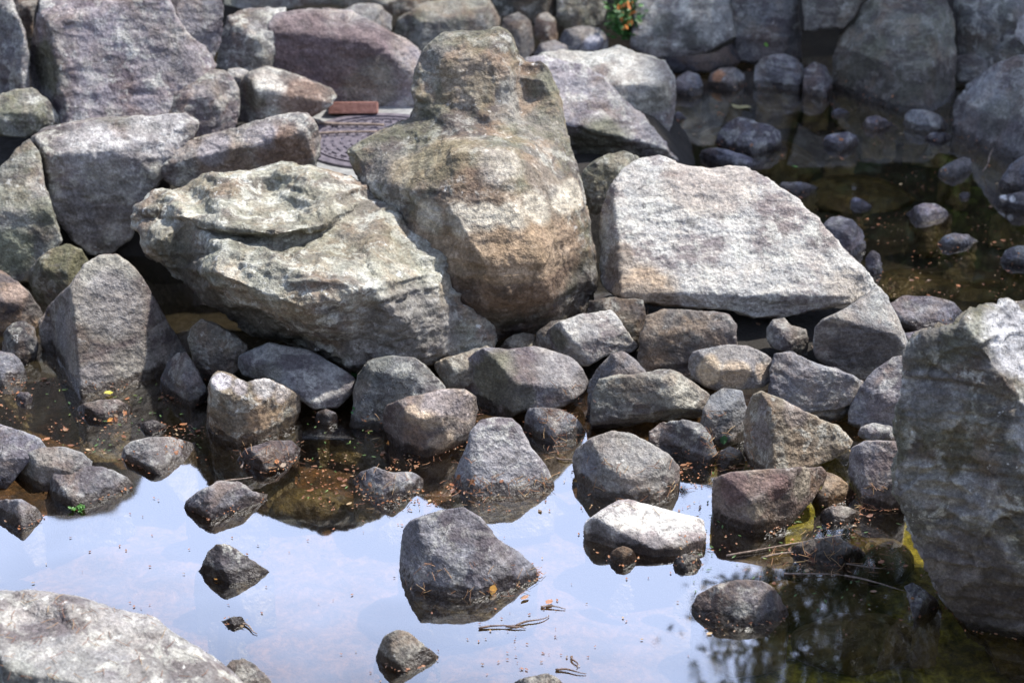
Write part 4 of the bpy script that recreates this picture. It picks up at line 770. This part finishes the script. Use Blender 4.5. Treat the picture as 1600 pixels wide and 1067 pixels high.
SD = [((748,981),(812,976),'dark forked twig floating in the sky reflection, thick left end','a'),((806,977),(858,962),'thin twig continuing to the right of the dark forked twig',''),
      ((845,948),(884,951),'curled seed pod twig floating below the right end of the largest bluish rock',''),((868,1046),(916,1052),'thin brown twig floating near the bottom border',''),
      ((893,1025),(901,1043),'short brown husk floating near the bottom border',''),((378,974),(402,990),'little twig reaching right from the low black stone',''),
      ((1135,868),(1320,834),'long pale twig lying over the drowned stone in the green water',''),((1190,871),(1300,856),'short twig crossing the long pale twig in the green water',''),
      ((1225,896),(1322,899),'straight wet twig below the drowned twig covered stone',''),((1320,899),(1420,925),'wet twig pointing from the drowned stone towards the huge boulder',''),
      ((1232,862),(1262,845),'stub of twig standing at the left of the drowned stone',''),((1290,880),(1385,888),'pale twig along the lower edge of the drowned stone',''),
      ((1535,268),(1552,232),'thin pale twig sticking up from the far water before the domed boulder','up'),
      ((1000,541),(1013,480),'rusty root hanging between the light block and the dark squarish rock','up'),((1275,566),(1268,540),'rusty root sliver beside the notched pale stone','up'),
      ((335,757),(395,745),'straw stalk lying at the top of the low grey rock',''),((376,731),(379,708),'pale straw stalk on the flat wet rock',''),
      ((1000,560),(1030,578),'red brown twig behind the big chipped rock',''),((870,716),(905,722),'short straw at the right foot of the pale triangular rock','')]
for (a, b, lab, md_) in SD:
    if md_ == 'up':
        q = on_z(*a, .01); p0 = q; p1 = at(b[0], b[1], q[1] + .02)
        V, F = bent(p0, p1, 8, .008, .0035, .0022)
    else:
        p0, p1 = on_z(*a, .003), on_z(*b, .003); V, F = bent(p0, p1, 11, .005, .0034, .0010, .003)
    if 'forked' in lab:
        q0, q1 = on_z(790, 978.5, .004), on_z(822, 981, .003); v2_, f2_ = bent(q0, q1, 6, .003, .0022, .0010, .002); b0 = len(V); V = V + v2_; F = F + [tuple(i + b0 for i in f) for f in f2_]
    o = mesh_obj('twig', V, F, bark_d if 'dark' in lab or 'brown' in lab else bark, smooth=True); tag(o, lab, 'twig')

# ------------------------------------------------------------------ litter: leaves and needles
from mathutils.bvhtree import BVHTree
dg = bpy.context.evaluated_depsgraph_get()
Vs, Fs, off_ = [], [], 0
for o in ROCKS:
    me = o.data; n_ = len(me.vertices); a = np.empty(n_ * 3); me.vertices.foreach_get('co', a); a = a.reshape(-1, 3) + np.array(o.location)
    Vs.append(a); lp = len(me.loops); q = np.empty(lp, np.int64); me.loops.foreach_get('vertex_index', q)
    if all(p == 4 for p in (me.polygons[0].loop_total,)) and lp == 4 * len(me.polygons): Fs.append(q.reshape(-1, 4) + off_)
    off_ += n_
BV = BVHTree.FromPolygons(np.concatenate(Vs).tolist(), np.concatenate(Fs).tolist()); del Vs, Fs
camv = Vector((0, 0, H))
def hit(px, py):
    """first thing met through this pixel: stone or water"""
    dx, dz = ray(px, py); d = Vector((dx, 1, dz)).normalized(); h = BV.ray_cast(camv, d)
    w = Vector(on_z(px, py, 0))
    if h[0] is None or (w - camv).length < (h[0] - camv).length:
        bz = float(bed_z(np.array([w.x]), np.array([w.y]))[0])
        return w + Vector((0, 0, max(.002, bz + .003))), Vector((0, 0, 1)), 'w'
    return h[0], h[1], 'r'
def leaf_geo(c, nrm, size, V, F, curl=.25, slim=.5):
    nrm = Vector(nrm); t = nrm.orthogonal().normalized(); a = RNG.uniform(0, 6.28); t = (t * math.cos(a) + nrm.cross(t) * math.sin(a)); b = nrm.cross(t)
    b0 = len(V); k = RNG.uniform(-curl, curl)
    for (u, w, z) in ((-1, 0, 0), (-.3, -slim, k * .4), (.5, -slim * .8, k), (1, 0, k * .3), (.4, slim * .8, k), (-.3, slim, k * .4), (.1, 0, -.05)):
        V.append(c + t * u * size + b * w * size + nrm * (z * size + .0012 + size * .08))
    F += [(b0, b0 + 1, b0 + 6), (b0 + 1, b0 + 2, b0 + 6), (b0 + 2, b0 + 3, b0 + 6), (b0 + 3, b0 + 4, b0 + 6), (b0 + 4, b0 + 5, b0 + 6), (b0 + 5, b0, b0 + 6)]
def leafmat(name, stops):
    m, t, b = newmat(name); g = t.nodes.new('ShaderNodeNewGeometry'); r = t.nodes.new('ShaderNodeValToRGB')
    r.color_ramp.interpolation = 'LINEAR'
    while len(r.color_ramp.elements) < len(stops): r.color_ramp.elements.new(.5)
    for e, (p, c) in zip(r.color_ramp.elements, stops): e.position = p; e.color = (*c, 1)
    t.links.new(g.outputs['Random Per Island'], r.inputs['Fac']); t.links.new(r.outputs['Color'], b.inputs['Base Color']); b.inputs['Roughness'].default_value = .6
    return m
LM = leafmat('dead_leaves', [(0, (.09, .035, .018)), (.35, (.20, .075, .03)), (.6, (.30, .12, .045)), (.85, (.14, .09, .06)), (1, (.34, .24, .13))])
def scatter(region, count, size, V, F, want='wr', pred=None, slim=.5):
    x0, y0, x1, y1 = region; k = 0; tries = 0
    while k < count and tries < count * 12:
        tries += 1; px, py = RNG.uniform(x0, x1), RNG.uniform(y0, y1)
        if pred and not pred(px, py): continue
        p, nn, kd = hit(px, py)
        if kd not in want: continue
        if kd == 'r' and (nn.z < .35 or p.z > .05): continue
        leaf_geo(p, nn if kd == 'r' else Vector((RNG.uniform(-.12, .12), RNG.uniform(-.12, .12), 1)).normalized(), RNG.uniform(*size), V, F, slim=slim); k += 1
def clump(px, py): return fbm(np.array([[px / 45., py / 25., 0]]), 3, 91)[0] > .06
V, F = [], []
for reg, c in (((0, 590, 330, 720), 150), ((240, 640, 720, 800), 170), ((1050, 100, 1600, 560), 330), ((550, 640, 1110, 800), 90), ((1060, 680, 1420, 900), 110), ((1100, 830, 1500, 1000), 40)):
    scatter(reg, int(c * 1.6), (.0015, .006), V, F, pred=clump); scatter(reg, int(c * .12), (.007, .013), V, F, pred=clump, slim=.62)
for reg, c in (((0, 790, 1100, 1067), 70), ((740, 930, 930, 1060), 30)): scatter(reg, c, (.002, .006), V, F, want='w')
# leaves gathered along the waterline of stones
for o in ROCKS:
    me = o.data; n_ = len(me.vertices); a = np.empty(n_ * 3); me.vertices.foreach_get('co', a); a = a.reshape(-1, 3) + np.array(o.location)
    idx = np.where((a[:, 2] > .0) & (a[:, 2] < .018))[0]
    if len(idx) < 20: continue
    cx_, cy_ = a[idx, 0].mean(), a[idx, 1].mean()
    front = [i for i in idx if a[i, 1] < cy_ + .02]
    if RNG.random() < .35: continue
    j0 = RNG.choice(front); near_ = [i for i in front if abs(a[i, 0] - a[j0, 0]) < .05 + .1 * RNG.random()]
    for i in RNG.sample(near_, min(len(near_), int(3 + len(idx) / 70))):
        p = Vector(a[i]); d = Vector((p.x - cx_, p.y - cy_, 0)); d = d.normalized() * RNG.uniform(0, .012) if d.length > 0 else d
        leaf_geo(Vector((p.x + d.x, p.y + d.y, max(.003, p.z * .5))), Vector((RNG.uniform(-.3, .3), RNG.uniform(-.5, .1), 1)).normalized(), RNG.uniform(.002, .007), V, F)
tag(mesh_obj('leaf_litter', V, F, LM), 'small orange and brown dead leaves drifting on the pond and stuck to stone feet', 'dead leaves', None, 'stuff')
# pine needles
V, F = [], []
def needle(c, nrm, ln, r=.0009):
    nrm = Vector(nrm); t = nrm.orthogonal().normalized(); a = RNG.uniform(0, 6.28); t = (t * math.cos(a) + nrm.cross(t) * math.sin(a)); b = nrm.cross(t)
    b0 = len(V); m_ = c + nrm * .004
    k = RNG.uniform(-.2, .2)
    for u, w in ((-1, 0), (0, k), (1, 0)):
        q = m_ + t * u * ln + b * w * ln; V.extend([q - b * r, q + b * r, q + nrm * r * 1.5])
    for i in (0, 3): F.extend([(b0 + i, b0 + i + 3, b0 + i + 5, b0 + i + 2), (b0 + i + 1, b0 + i + 2, b0 + i + 5, b0 + i + 4)])
for reg, c, hz in (((-10, 930, 360, 1067), 90, 9), ((700, 740, 870, 780), 40, .1), ((620, 880, 850, 935), 40, .1), ((850, 640, 920, 720), 50, .1), ((920, 720, 1080, 800), 40, .1), ((1100, 640, 1180, 760), 70, .12), ((1340, 760, 1410, 800), 50, .1), ((1200, 830, 1400, 900), 90, .1), ((360, 690, 480, 745), 40, .1), ((740, 640, 760, 700), 10, .1), ((840, 600, 930, 660), 40, .2), ((560, 640, 760, 800), 60, .1)):
    k = 0
    for _ in range(c * 6):
        if k >= c: break
        p, nn, kd = hit(RNG.uniform(reg[0], reg[2]), RNG.uniform(reg[1], reg[3]))
        if kd == 'r' and (nn.z < .3 or p.z > hz): continue
        if kd == 'w' and (hz > 1 or RNG.random() < .5): continue
        needle(p, nn, RNG.uniform(.006, .02), .0007); k += 1
tag(mesh_obj('pine_needles', V, F, leafmat('needles', [(0, (.13, .05, .03)), (.5, (.26, .12, .06)), (1, (.40, .28, .14))])), 'thin rusty pine needles lying on stones and along the water edge', 'pine needles', None, 'stuff')

# a few leaves large enough to pick out
def single_leaf(px, py, size, col, label, slim=.55):
    V, F = [], []; p, nn, kd = hit(px, py); leaf_geo(Vector((0, 0, 0)), Vector((0, 0, 1)) if kd == 'w' else nn, size, V, F, slim=slim)
    o = mesh_obj('leaf', V, F, simple('leaf_' + label.split()[0], tuple(c * .7 for c in col), col, 60, .5, .1)); o.location = p + Vector((0, 0, .003)); tag(o, label, 'leaf')
single_leaf(170, 617, .016, (.45, .40, .06), 'yellow leaf floating at the foot of the pointed rock', .8)
single_leaf(172, 657, .011, (.50, .22, .04), 'orange leaf on the drowned leafy stone in the left pool')
single_leaf(1158, 168, .055, (.30, .26, .12), 'large tan leaf floating in the far water above the jagged pale rock', .5)
single_leaf(1242, 262, .013, (.14, .30, .05), 'green leaf in the far water right of the long blue white stone')
single_leaf(770, 922, .016, (.50, .26, .05), 'golden leaf stuck at the foot of the largest bluish grey rock', .7)
single_leaf(337, 907, .007, (.50, .25, .06), 'tiny orange leaf on the pyramid shaped rock')
single_leaf(1131, 688, .016, (.08, .20, .09), 'round green leaf between the small blue grey stone and the brown rock', .8)
single_leaf(1197, 71, .014, (.16, .34, .05), 'green leaf on the pale ledge stone at the top')
single_leaf(706, 760, .010, (.32, .12, .05), 'brown leaf on the pale triangular rock', .7)
single_leaf(858, 943, .014, (.36, .17, .09), 'pinkish leaf floating right of the largest bluish grey rock', .7)
single_leaf(820, 936, .016, (.34, .18, .10), 'ragged brown leaf floating close to the largest bluish grey rock', .45)

# ------------------------------------------------------------------ green plants
def plant(px, py, z, rad, n, col, label, cat='plant', up=.6, leaf=.02, flowers=None):
    c = Vector(on_z(px, py, z)); root = bpy.data.objects.new('leafy_plant', None); COL.objects.link(root); root.location = c; tag(root, label, cat)
    V, F = [], []; SV, SF = [], []; FV, FF = [], []
    for k in range(n):
        a = RNG.uniform(0, 6.28); el = RNG.uniform(.1, 1.4); r = rad * RNG.uniform(.5, 1)
        tip = Vector((math.cos(a) * math.cos(el), math.sin(a) * math.cos(el), math.sin(el) * up + .1)) * r
        v_, f_ = tube_path([Vector((0, 0, 0)), tip * .5 + Vector((0, 0, .1 * r)), tip], [.0015, .0012, .0008], 4); b0 = len(SV); SV += v_; SF += [tuple(i + b0 for i in f) for f in f_]
        for q in (.5, .75, 1.):
            for _ in range(2): leaf_geo(tip * q + Vector((RNG.uniform(-1, 1), RNG.uniform(-1, 1), RNG.uniform(-1, 1))) * leaf * .6, Vector((RNG.uniform(-1, 1), RNG.uniform(-1, 1), 1)).normalized(), leaf * RNG.uniform(.6, 1.1), V, F)
        if flowers and el > .5 and abs(tip.x) < .3 * rad and RNG.random() < .4: leaf_geo(tip * 1.0 + Vector((0, -.05, 0)), Vector((RNG.uniform(-1, 1), -1, RNG.uniform(-.5, 1))).normalized(), leaf * .8, FV, FF, slim=.5)
    mesh_obj('leaves', V, F, simple('green_leaf', tuple(c_ * .6 for c_ in col), col, 30, .5, .1), root)
    mesh_obj('stems', SV, SF, simple('green_stem', (.05, .08, .02), (.08, .12, .03), 30), root)
    if FV: mesh_obj('orange_leaves', FV, FF, simple('orange_leaf', (.45, .14, .03), (.6, .22, .04), 30, .5, .1), root)
plant(976, 58, .12, .15, 100, (.05, .15, .03), 'bushy green plant with orange leaves at the top, before the pale boulder', flowers=True, leaf=.02, up=1.35)
plant(560, 660, .0, .035, 10, (.06, .22, .05), 'small green fern sprig at the foot of the pointed grey rock', leaf=.008, up=1.6)
plant(553, 590, .05, .03, 7, (.05, .22, .06), 'tiny green sprout beside the right tip of the flat topped slab', leaf=.008, up=1.5)
plant(123, 795, .0, .03, 12, (.07, .20, .03), 'patch of green weed at the foot of the humped grey rock', leaf=.008, up=.4)
plant(1050, 505, .05, .02, 4, (.05, .15, .03), 'tiny sprout in the dark hollow under the slab', leaf=.006) if False else None

# algae threads in the shallows: uncountable
V, F = [], []
for reg, c in (((60, 600, 320, 720), 40), ((480, 640, 600, 780), 25), ((1080, 740, 1420, 960), 60)):
    scatter(reg, c, (.004, .010), V, F, want='w', slim=.3)
tag(mesh_obj('green_weed', V, F, leafmat('weed', [(0, (.03, .07, .015)), (.5, (.06, .13, .025)), (1, (.14, .16, .035))])), 'scraps of bright green weed floating in the shallows', 'pond weed', None, 'stuff')

# ------------------------------------------------------------------ drowned stones on the bed
def blob_rock(name, c, sz, label, cat, col, seed, vox=.012, group=None, flat=1.0, kw=None):
    """a free standing stone: random convex-ish block"""
    rg = random.Random(seed); V = []
    n = 22
    import bmesh
    bm = bmesh.new()
    for k in range(n):
        z = 1 - 2 * (k + .5) / n; a = k * 2.39996; r = math.sqrt(1 - z * z); m_ = rg.uniform(.8, 1.1)
        bm.verts.new((c[0] + sz[0] * r * math.cos(a) * m_, c[1] + sz[1] * r * math.sin(a) * m_, c[2] + sz[2] * z * m_))
    bmesh.ops.convex_hull(bm, input=bm.verts); V = [v.co[:] for v in bm.verts]; bm.verts.index_update(); F = [[v.index for v in f.verts] for f in bm.faces]; bm.free()
    s = (sz[0] * sz[1] * sz[2]) ** (1 / 3)
    return finish_rock(name, V, F, s, vox, seed, .8, .6, .3, 2, (c[0], c[1], c[2] - sz[2]), cat, label, group, col, .2, .4, -1, .2, None, 0)
nR = len(ROCKS)
for k, (px, py, w_, d_, col, lab) in enumerate(((1215,235,.22,.35,(.16,.15,.11),'long drowned rock under the far water beside the jagged rock'),(1130,205,.14,.2,(.14,.14,.11),'drowned rock under the far water left of the jagged rock'),
    (1340,285,.28,.25,(.06,.058,.045),'broad drowned rock in the middle of the far water'),(1440,430,.25,.15,(.05,.045,.03),'olive drowned rock under the yellow green reflections'),(1560,440,.2,.12,(.12,.11,.05),'drowned rock at the right border above the huge boulder'),
    (650,835,.14,.09,(.17,.11,.06),'brown drowned rock under the water left of the largest bluish rock'),(820,800,.17,.10,(.18,.12,.07),'brown drowned rock below the pale triangular rock'),(480,790,.15,.1,(.14,.09,.05),'brown drowned rock in the shallows near the low grey rock'),
    (1170,800,.12,.08,(.2,.13,.04),'golden drowned rock beneath the purple and tan block'),(1210,890,.16,.08,(.20,.13,.05),'tawny drowned rock left of the twig covered stone'),(1370,870,.15,.1,(.16,.13,.05),'olive drowned rock near the foot of the huge boulder'),
    (1340,1000,.2,.12,(.13,.13,.05),'mossy drowned rock in the green reflection near the bottom'),(1250,940,.16,.1,(.15,.14,.05),'mossy drowned rock right of the dark humped rock'),(560,710,.12,.08,(.16,.08,.04),'rusty drowned rock left of the brown cube rock'))):
    p = on_z(px, py, -.1); blob_rock('rock', (p[0], p[1], -.115 if p[1] < 6.2 else -.165), (w_, d_, .075), lab, 'rock', col, 200 + k, .012)

# ------------------------------------------------------------------ what the pond mirrors: boulder bank behind, trees to the right; lastly added light blockers
BANK = [(-4.4, 11.3, 1.7, 1.5, 1.2, 2.8), (-2.9, 11.2, 1.5, 1.15, 1.1, 2.5), (-1.75, 11.0, 1.2, .95, .9, 1.95), (-.75, 11.1, 1.5, .75, .9, 1.9), (-.05, 11.4, 1.2, .65, .8, 2.15), (-3.6, 10.9, .4, 1.3, .8, 1.0), (-1.9, 10.8, .35, 1.2, .8, 1.0), (-.4, 10.8, .35, 1.1, .7, 1.0), (1.2, 10.9, .2, 1.0, .7, .8), (2.9, 10.9, .3, 1.1, .7, .9), (4.8, 11, .4, 1.2, .8, 1.0)]
BL_ = ['leftmost tall boulder of the bank beyond the top border, seen mirrored in the pond', 'second tall boulder from the left of the bank beyond the top border', 'third tall boulder of the bank beyond the top border', 'fourth tall boulder of the bank beyond the top border', 'rightmost tall boulder of the bank beyond the top border',
       'low boulder at the foot of the bank, left', 'low boulder at the foot of the bank, left of the middle', 'low boulder at the foot of the bank, middle', 'low boulder of the bank behind the flat faced block', 'low boulder of the bank behind the round far boulder', 'low boulder of the bank at its far right']
for k, (x, y, z, sx_, sy_, sz_) in enumerate(BANK):
    blob_rock('boulder', (x, y, z), (sx_, sy_, sz_), BL_[k], 'boulder', (.08, .066, .05), 300 + k, .07)

def tree(x, y, h, cr, cz, label, n=5200, seed=1, lean=(0, 0), bright=False):
    rg = random.Random(seed); root = bpy.data.objects.new('tree', None); COL.objects.link(root); root.location = (x, y, -.2); tag(root, label, 'tree')
    V, F = [], []
    top = Vector((lean[0], lean[1], h))
    def limb(p0, p1, r0, r1, k=6):
        P = [p0.lerp(p1, i / k) + Vector((rg.uniform(-1, 1), rg.uniform(-1, 1), 0)) * .05 * (p1 - p0).length * (0 < i < k) for i in range(k + 1)]
        v_, f_ = tube_path(P, [r0 + (r1 - r0) * i / k for i in range(k + 1)], 8); b0 = len(V); V.extend(v_); F.extend([tuple(i + b0 for i in f) for f in f_])
    limb(Vector((0, 0, 0)), top * .85, .16, .05, 8)
    ends = []
    for k in range(16):
        t_ = rg.uniform(.3, .85); a = rg.uniform(0, 6.28); b_ = top * t_
        e = Vector((top.x * t_ + math.cos(a) * cr[0] * rg.uniform(.5, .9), top.y * t_ + math.sin(a) * cr[1] * rg.uniform(.5, .9), cz + rg.uniform(-.7, .8) * cr[2])); limb(b_, e, .05, .012, 4); ends.append(e)
    mesh_obj('trunk', V, F, simple('tree_bark', (.05, .038, .028), (.10, .08, .06), 8, .9, .6, .03), root, True)
    V2, F2 = [], []
    cl = [(Vector((rg.gauss(0, .45) * cr[0], rg.gauss(0, .45) * cr[1], cz + rg.gauss(0, .45) * cr[2])), rg.uniform(.35, .7)) for _ in range(34 if n < 20000 else 70)] + [(e, .6) for e in ends]
    global RNG; keep = RNG; RNG = rg
    for k in range(n):
        c, r = rg.choice(cl); d = Vector((rg.gauss(0, 1), rg.gauss(0, 1), rg.gauss(0, .8))) * r * .55
        leaf_geo(c + d, Vector((rg.uniform(-1, 1), rg.uniform(-1, 1), rg.uniform(.1, 1))).normalized(), rg.uniform(.05, .10) * (.62 if n > 20000 else 1), V2, F2)
    RNG = keep
    m, t, b = newmat('tree_leaves'); g = t.nodes.new('ShaderNodeNewGeometry')
    c_ = mix(t, g.outputs['Random Per Island'], (.015, .025, .006), (.05, .07, .014)); t.links.new(c_, b.inputs['Base Color']); b.inputs['Roughness'].default_value = .5
    mesh_obj('crown', V2, F2, m, root)
TREES = [(5.0, 9.2, 6.6, (2.3, 2.0, 1.5), 5.3, 'tree at the right whose crown shades the far water', 15000), 
         (3.75, 12.5, 7.0, (1.9, 1.6, 2.6), 4.7, 'tree beyond the far water, its crown mirrored green at the lower right', 56000),
         (6.0, 11.5, 7.5, (2.0, 1.8, 2.8), 4.8, 'tree beyond the right border whose crown darkens the right water', 9000),
         (2.2, 15.5, 5.5, (1.7, 1.5, 2.0), 3.4, 'smaller tree behind the far bank, mirrored in the far water', 6000),
         (4.6, 15.0, 9.0, (2.2, 2.0, 3.6), 5.8, 'tall tree behind the other two on the right bank', 9000),
         (-.5, 16.5, 5.0, (2.0, 1.5, 1.6), 3.0, 'low tree behind the boulder bank, middle', 5000)]
for k, (x, y, h, cr_, cz_, lab, n_) in enumerate(TREES): tree(x, y, h, cr_, cz_, lab, n_, 40 + k, bright=(k == 2))

def shrub(x, y, r, h, label, bright, seed):
    rg = random.Random(seed); root = bpy.data.objects.new('shrub', None); COL.objects.link(root); root.location = (x, y, .2); tag(root, label, 'shrub')
    V, F = [], []; SV, SF = [], []
    for k in range(7):
        a = rg.uniform(0, 6.28); e = Vector((math.cos(a) * r * .6, math.sin(a) * r * .6, h * rg.uniform(.6, .9)))
        v_, f_ = tube_path([Vector((0, 0, 0)), e * .5 + Vector((0, 0, .1 * h)), e], [.03, .02, .008], 6); b0 = len(SV); SV += v_; SF += [tuple(i + b0 for i in f) for f in f_]
    for k in range(5200):
        a, b_, c_ = rg.uniform(0, 6.28), rg.random() ** .6, rg.uniform(-1, 1); q = math.sqrt(1 - c_ * c_)
        leaf_geo(Vector((math.cos(a) * q * r * b_, math.sin(a) * q * r * b_, h * .5 + c_ * b_ * h * .52)), Vector((rg.uniform(-1, 1), rg.uniform(-1, 1), rg.uniform(.1, 1))).normalized(), rg.uniform(.05, .09), V, F)
    m, t, b = newmat('shrub_leaves'); g = t.nodes.new('ShaderNodeNewGeometry')
    t.links.new(mix(t, g.outputs['Random Per Island'], (.03, .055, .012), (.16, .20, .02) if bright else (.02, .03, .008)), b.inputs['Base Color']); b.inputs['Roughness'].default_value = .5
    mesh_obj('foliage', V, F, m, root); mesh_obj('stems', SV, SF, simple('shrub_bark', (.05, .04, .03), (.09, .07, .05), 10), root)
shrub(2.0, 12.6, 1.1, 2.6, 'leafy shrub behind the far bank, left of the yellow green one', False, 71)
shrub(3.1, 12.0, .45, 2.2, 'yellow green shrub behind the far bank mirrored in the far water', True, 72)
shrub(4.6, 12.4, 1.3, 3.0, 'dark shrub behind the far bank at the right', False, 73)
shrub(6.6, 12.0, 1.3, 3.0, 'dark shrub far beyond the right border', False, 74)
shrub(.9, 13.2, 1.2, 2.6, 'dark shrub behind the flat faced block', False, 75)

def blocker_hedge(cx, cy, lx, ly, h, label, seed):  # unseen leafy wall, added to block sky fill on front faces
    rg = random.Random(seed); root = bpy.data.objects.new('blocker_hedge', None); COL.objects.link(root); root.location = (cx, cy, -.2); tag(root, label, 'blocker_hedge')
    V, F = box(0, 0, h * .47, lx * .86, ly * .7, h * .9)
    nx = 14; 
    mesh_obj('blocker_core', V, F, simple('blocker_core_green', (.012, .018, .006), (.03, .035, .012), 3), root)  # solid dark core, added so no light passes between the leaves
    V2, F2 = [], []
    global RNG; keep = RNG; RNG = rg
    for k in range(26000):
        u, v, q = rg.uniform(-1, 1), rg.uniform(-1, 1), rg.random()
        bul = 1 + .12 * math.sin(u * 9 + seed) + .08 * math.sin(v * 7 + u * 5)
        if q < .25: p = Vector((u * lx / 2, v * ly / 2, h * bul * rg.uniform(.92, 1.02)))
        elif lx > ly: p = Vector((u * lx / 2, (1 if q < .62 else -1) * ly / 2 * bul * rg.uniform(.8, 1.05), (v + 1) / 2 * h))
        else: p = Vector(((1 if q < .62 else -1) * lx / 2 * bul * rg.uniform(.8, 1.05), u * ly / 2, (v + 1) / 2 * h))
        leaf_geo(p, Vector((rg.uniform(-1, 1), rg.uniform(-1, 1), rg.uniform(0, 1))).normalized(), rg.uniform(.06, .13), V2, F2)
    RNG = keep
    m, t, b = newmat('blocker_leaves'); g = t.nodes.new('ShaderNodeNewGeometry')
    t.links.new(mix(t, g.outputs['Random Per Island'], (.015, .028, .008), (.05, .075, .02)), b.inputs['Base Color']); b.inputs['Roughness'].default_value = .6
    mesh_obj('foliage', V2, F2, m, root)
blocker_hedge(0, -4.6, 17, 2.0, 6.5, 'added leaf screen behind the viewpoint, unseen, cutting sky fill', 5)
blocker_hedge(-8.2, 3, 2.0, 14, 5.0, 'added leaf screen out of view at the left, cutting sky fill', 6)
blocker_hedge(9.2, 2, 2.0, 11, 4.0, 'added leaf screen out of view at the right, cutting sky fill', 7)
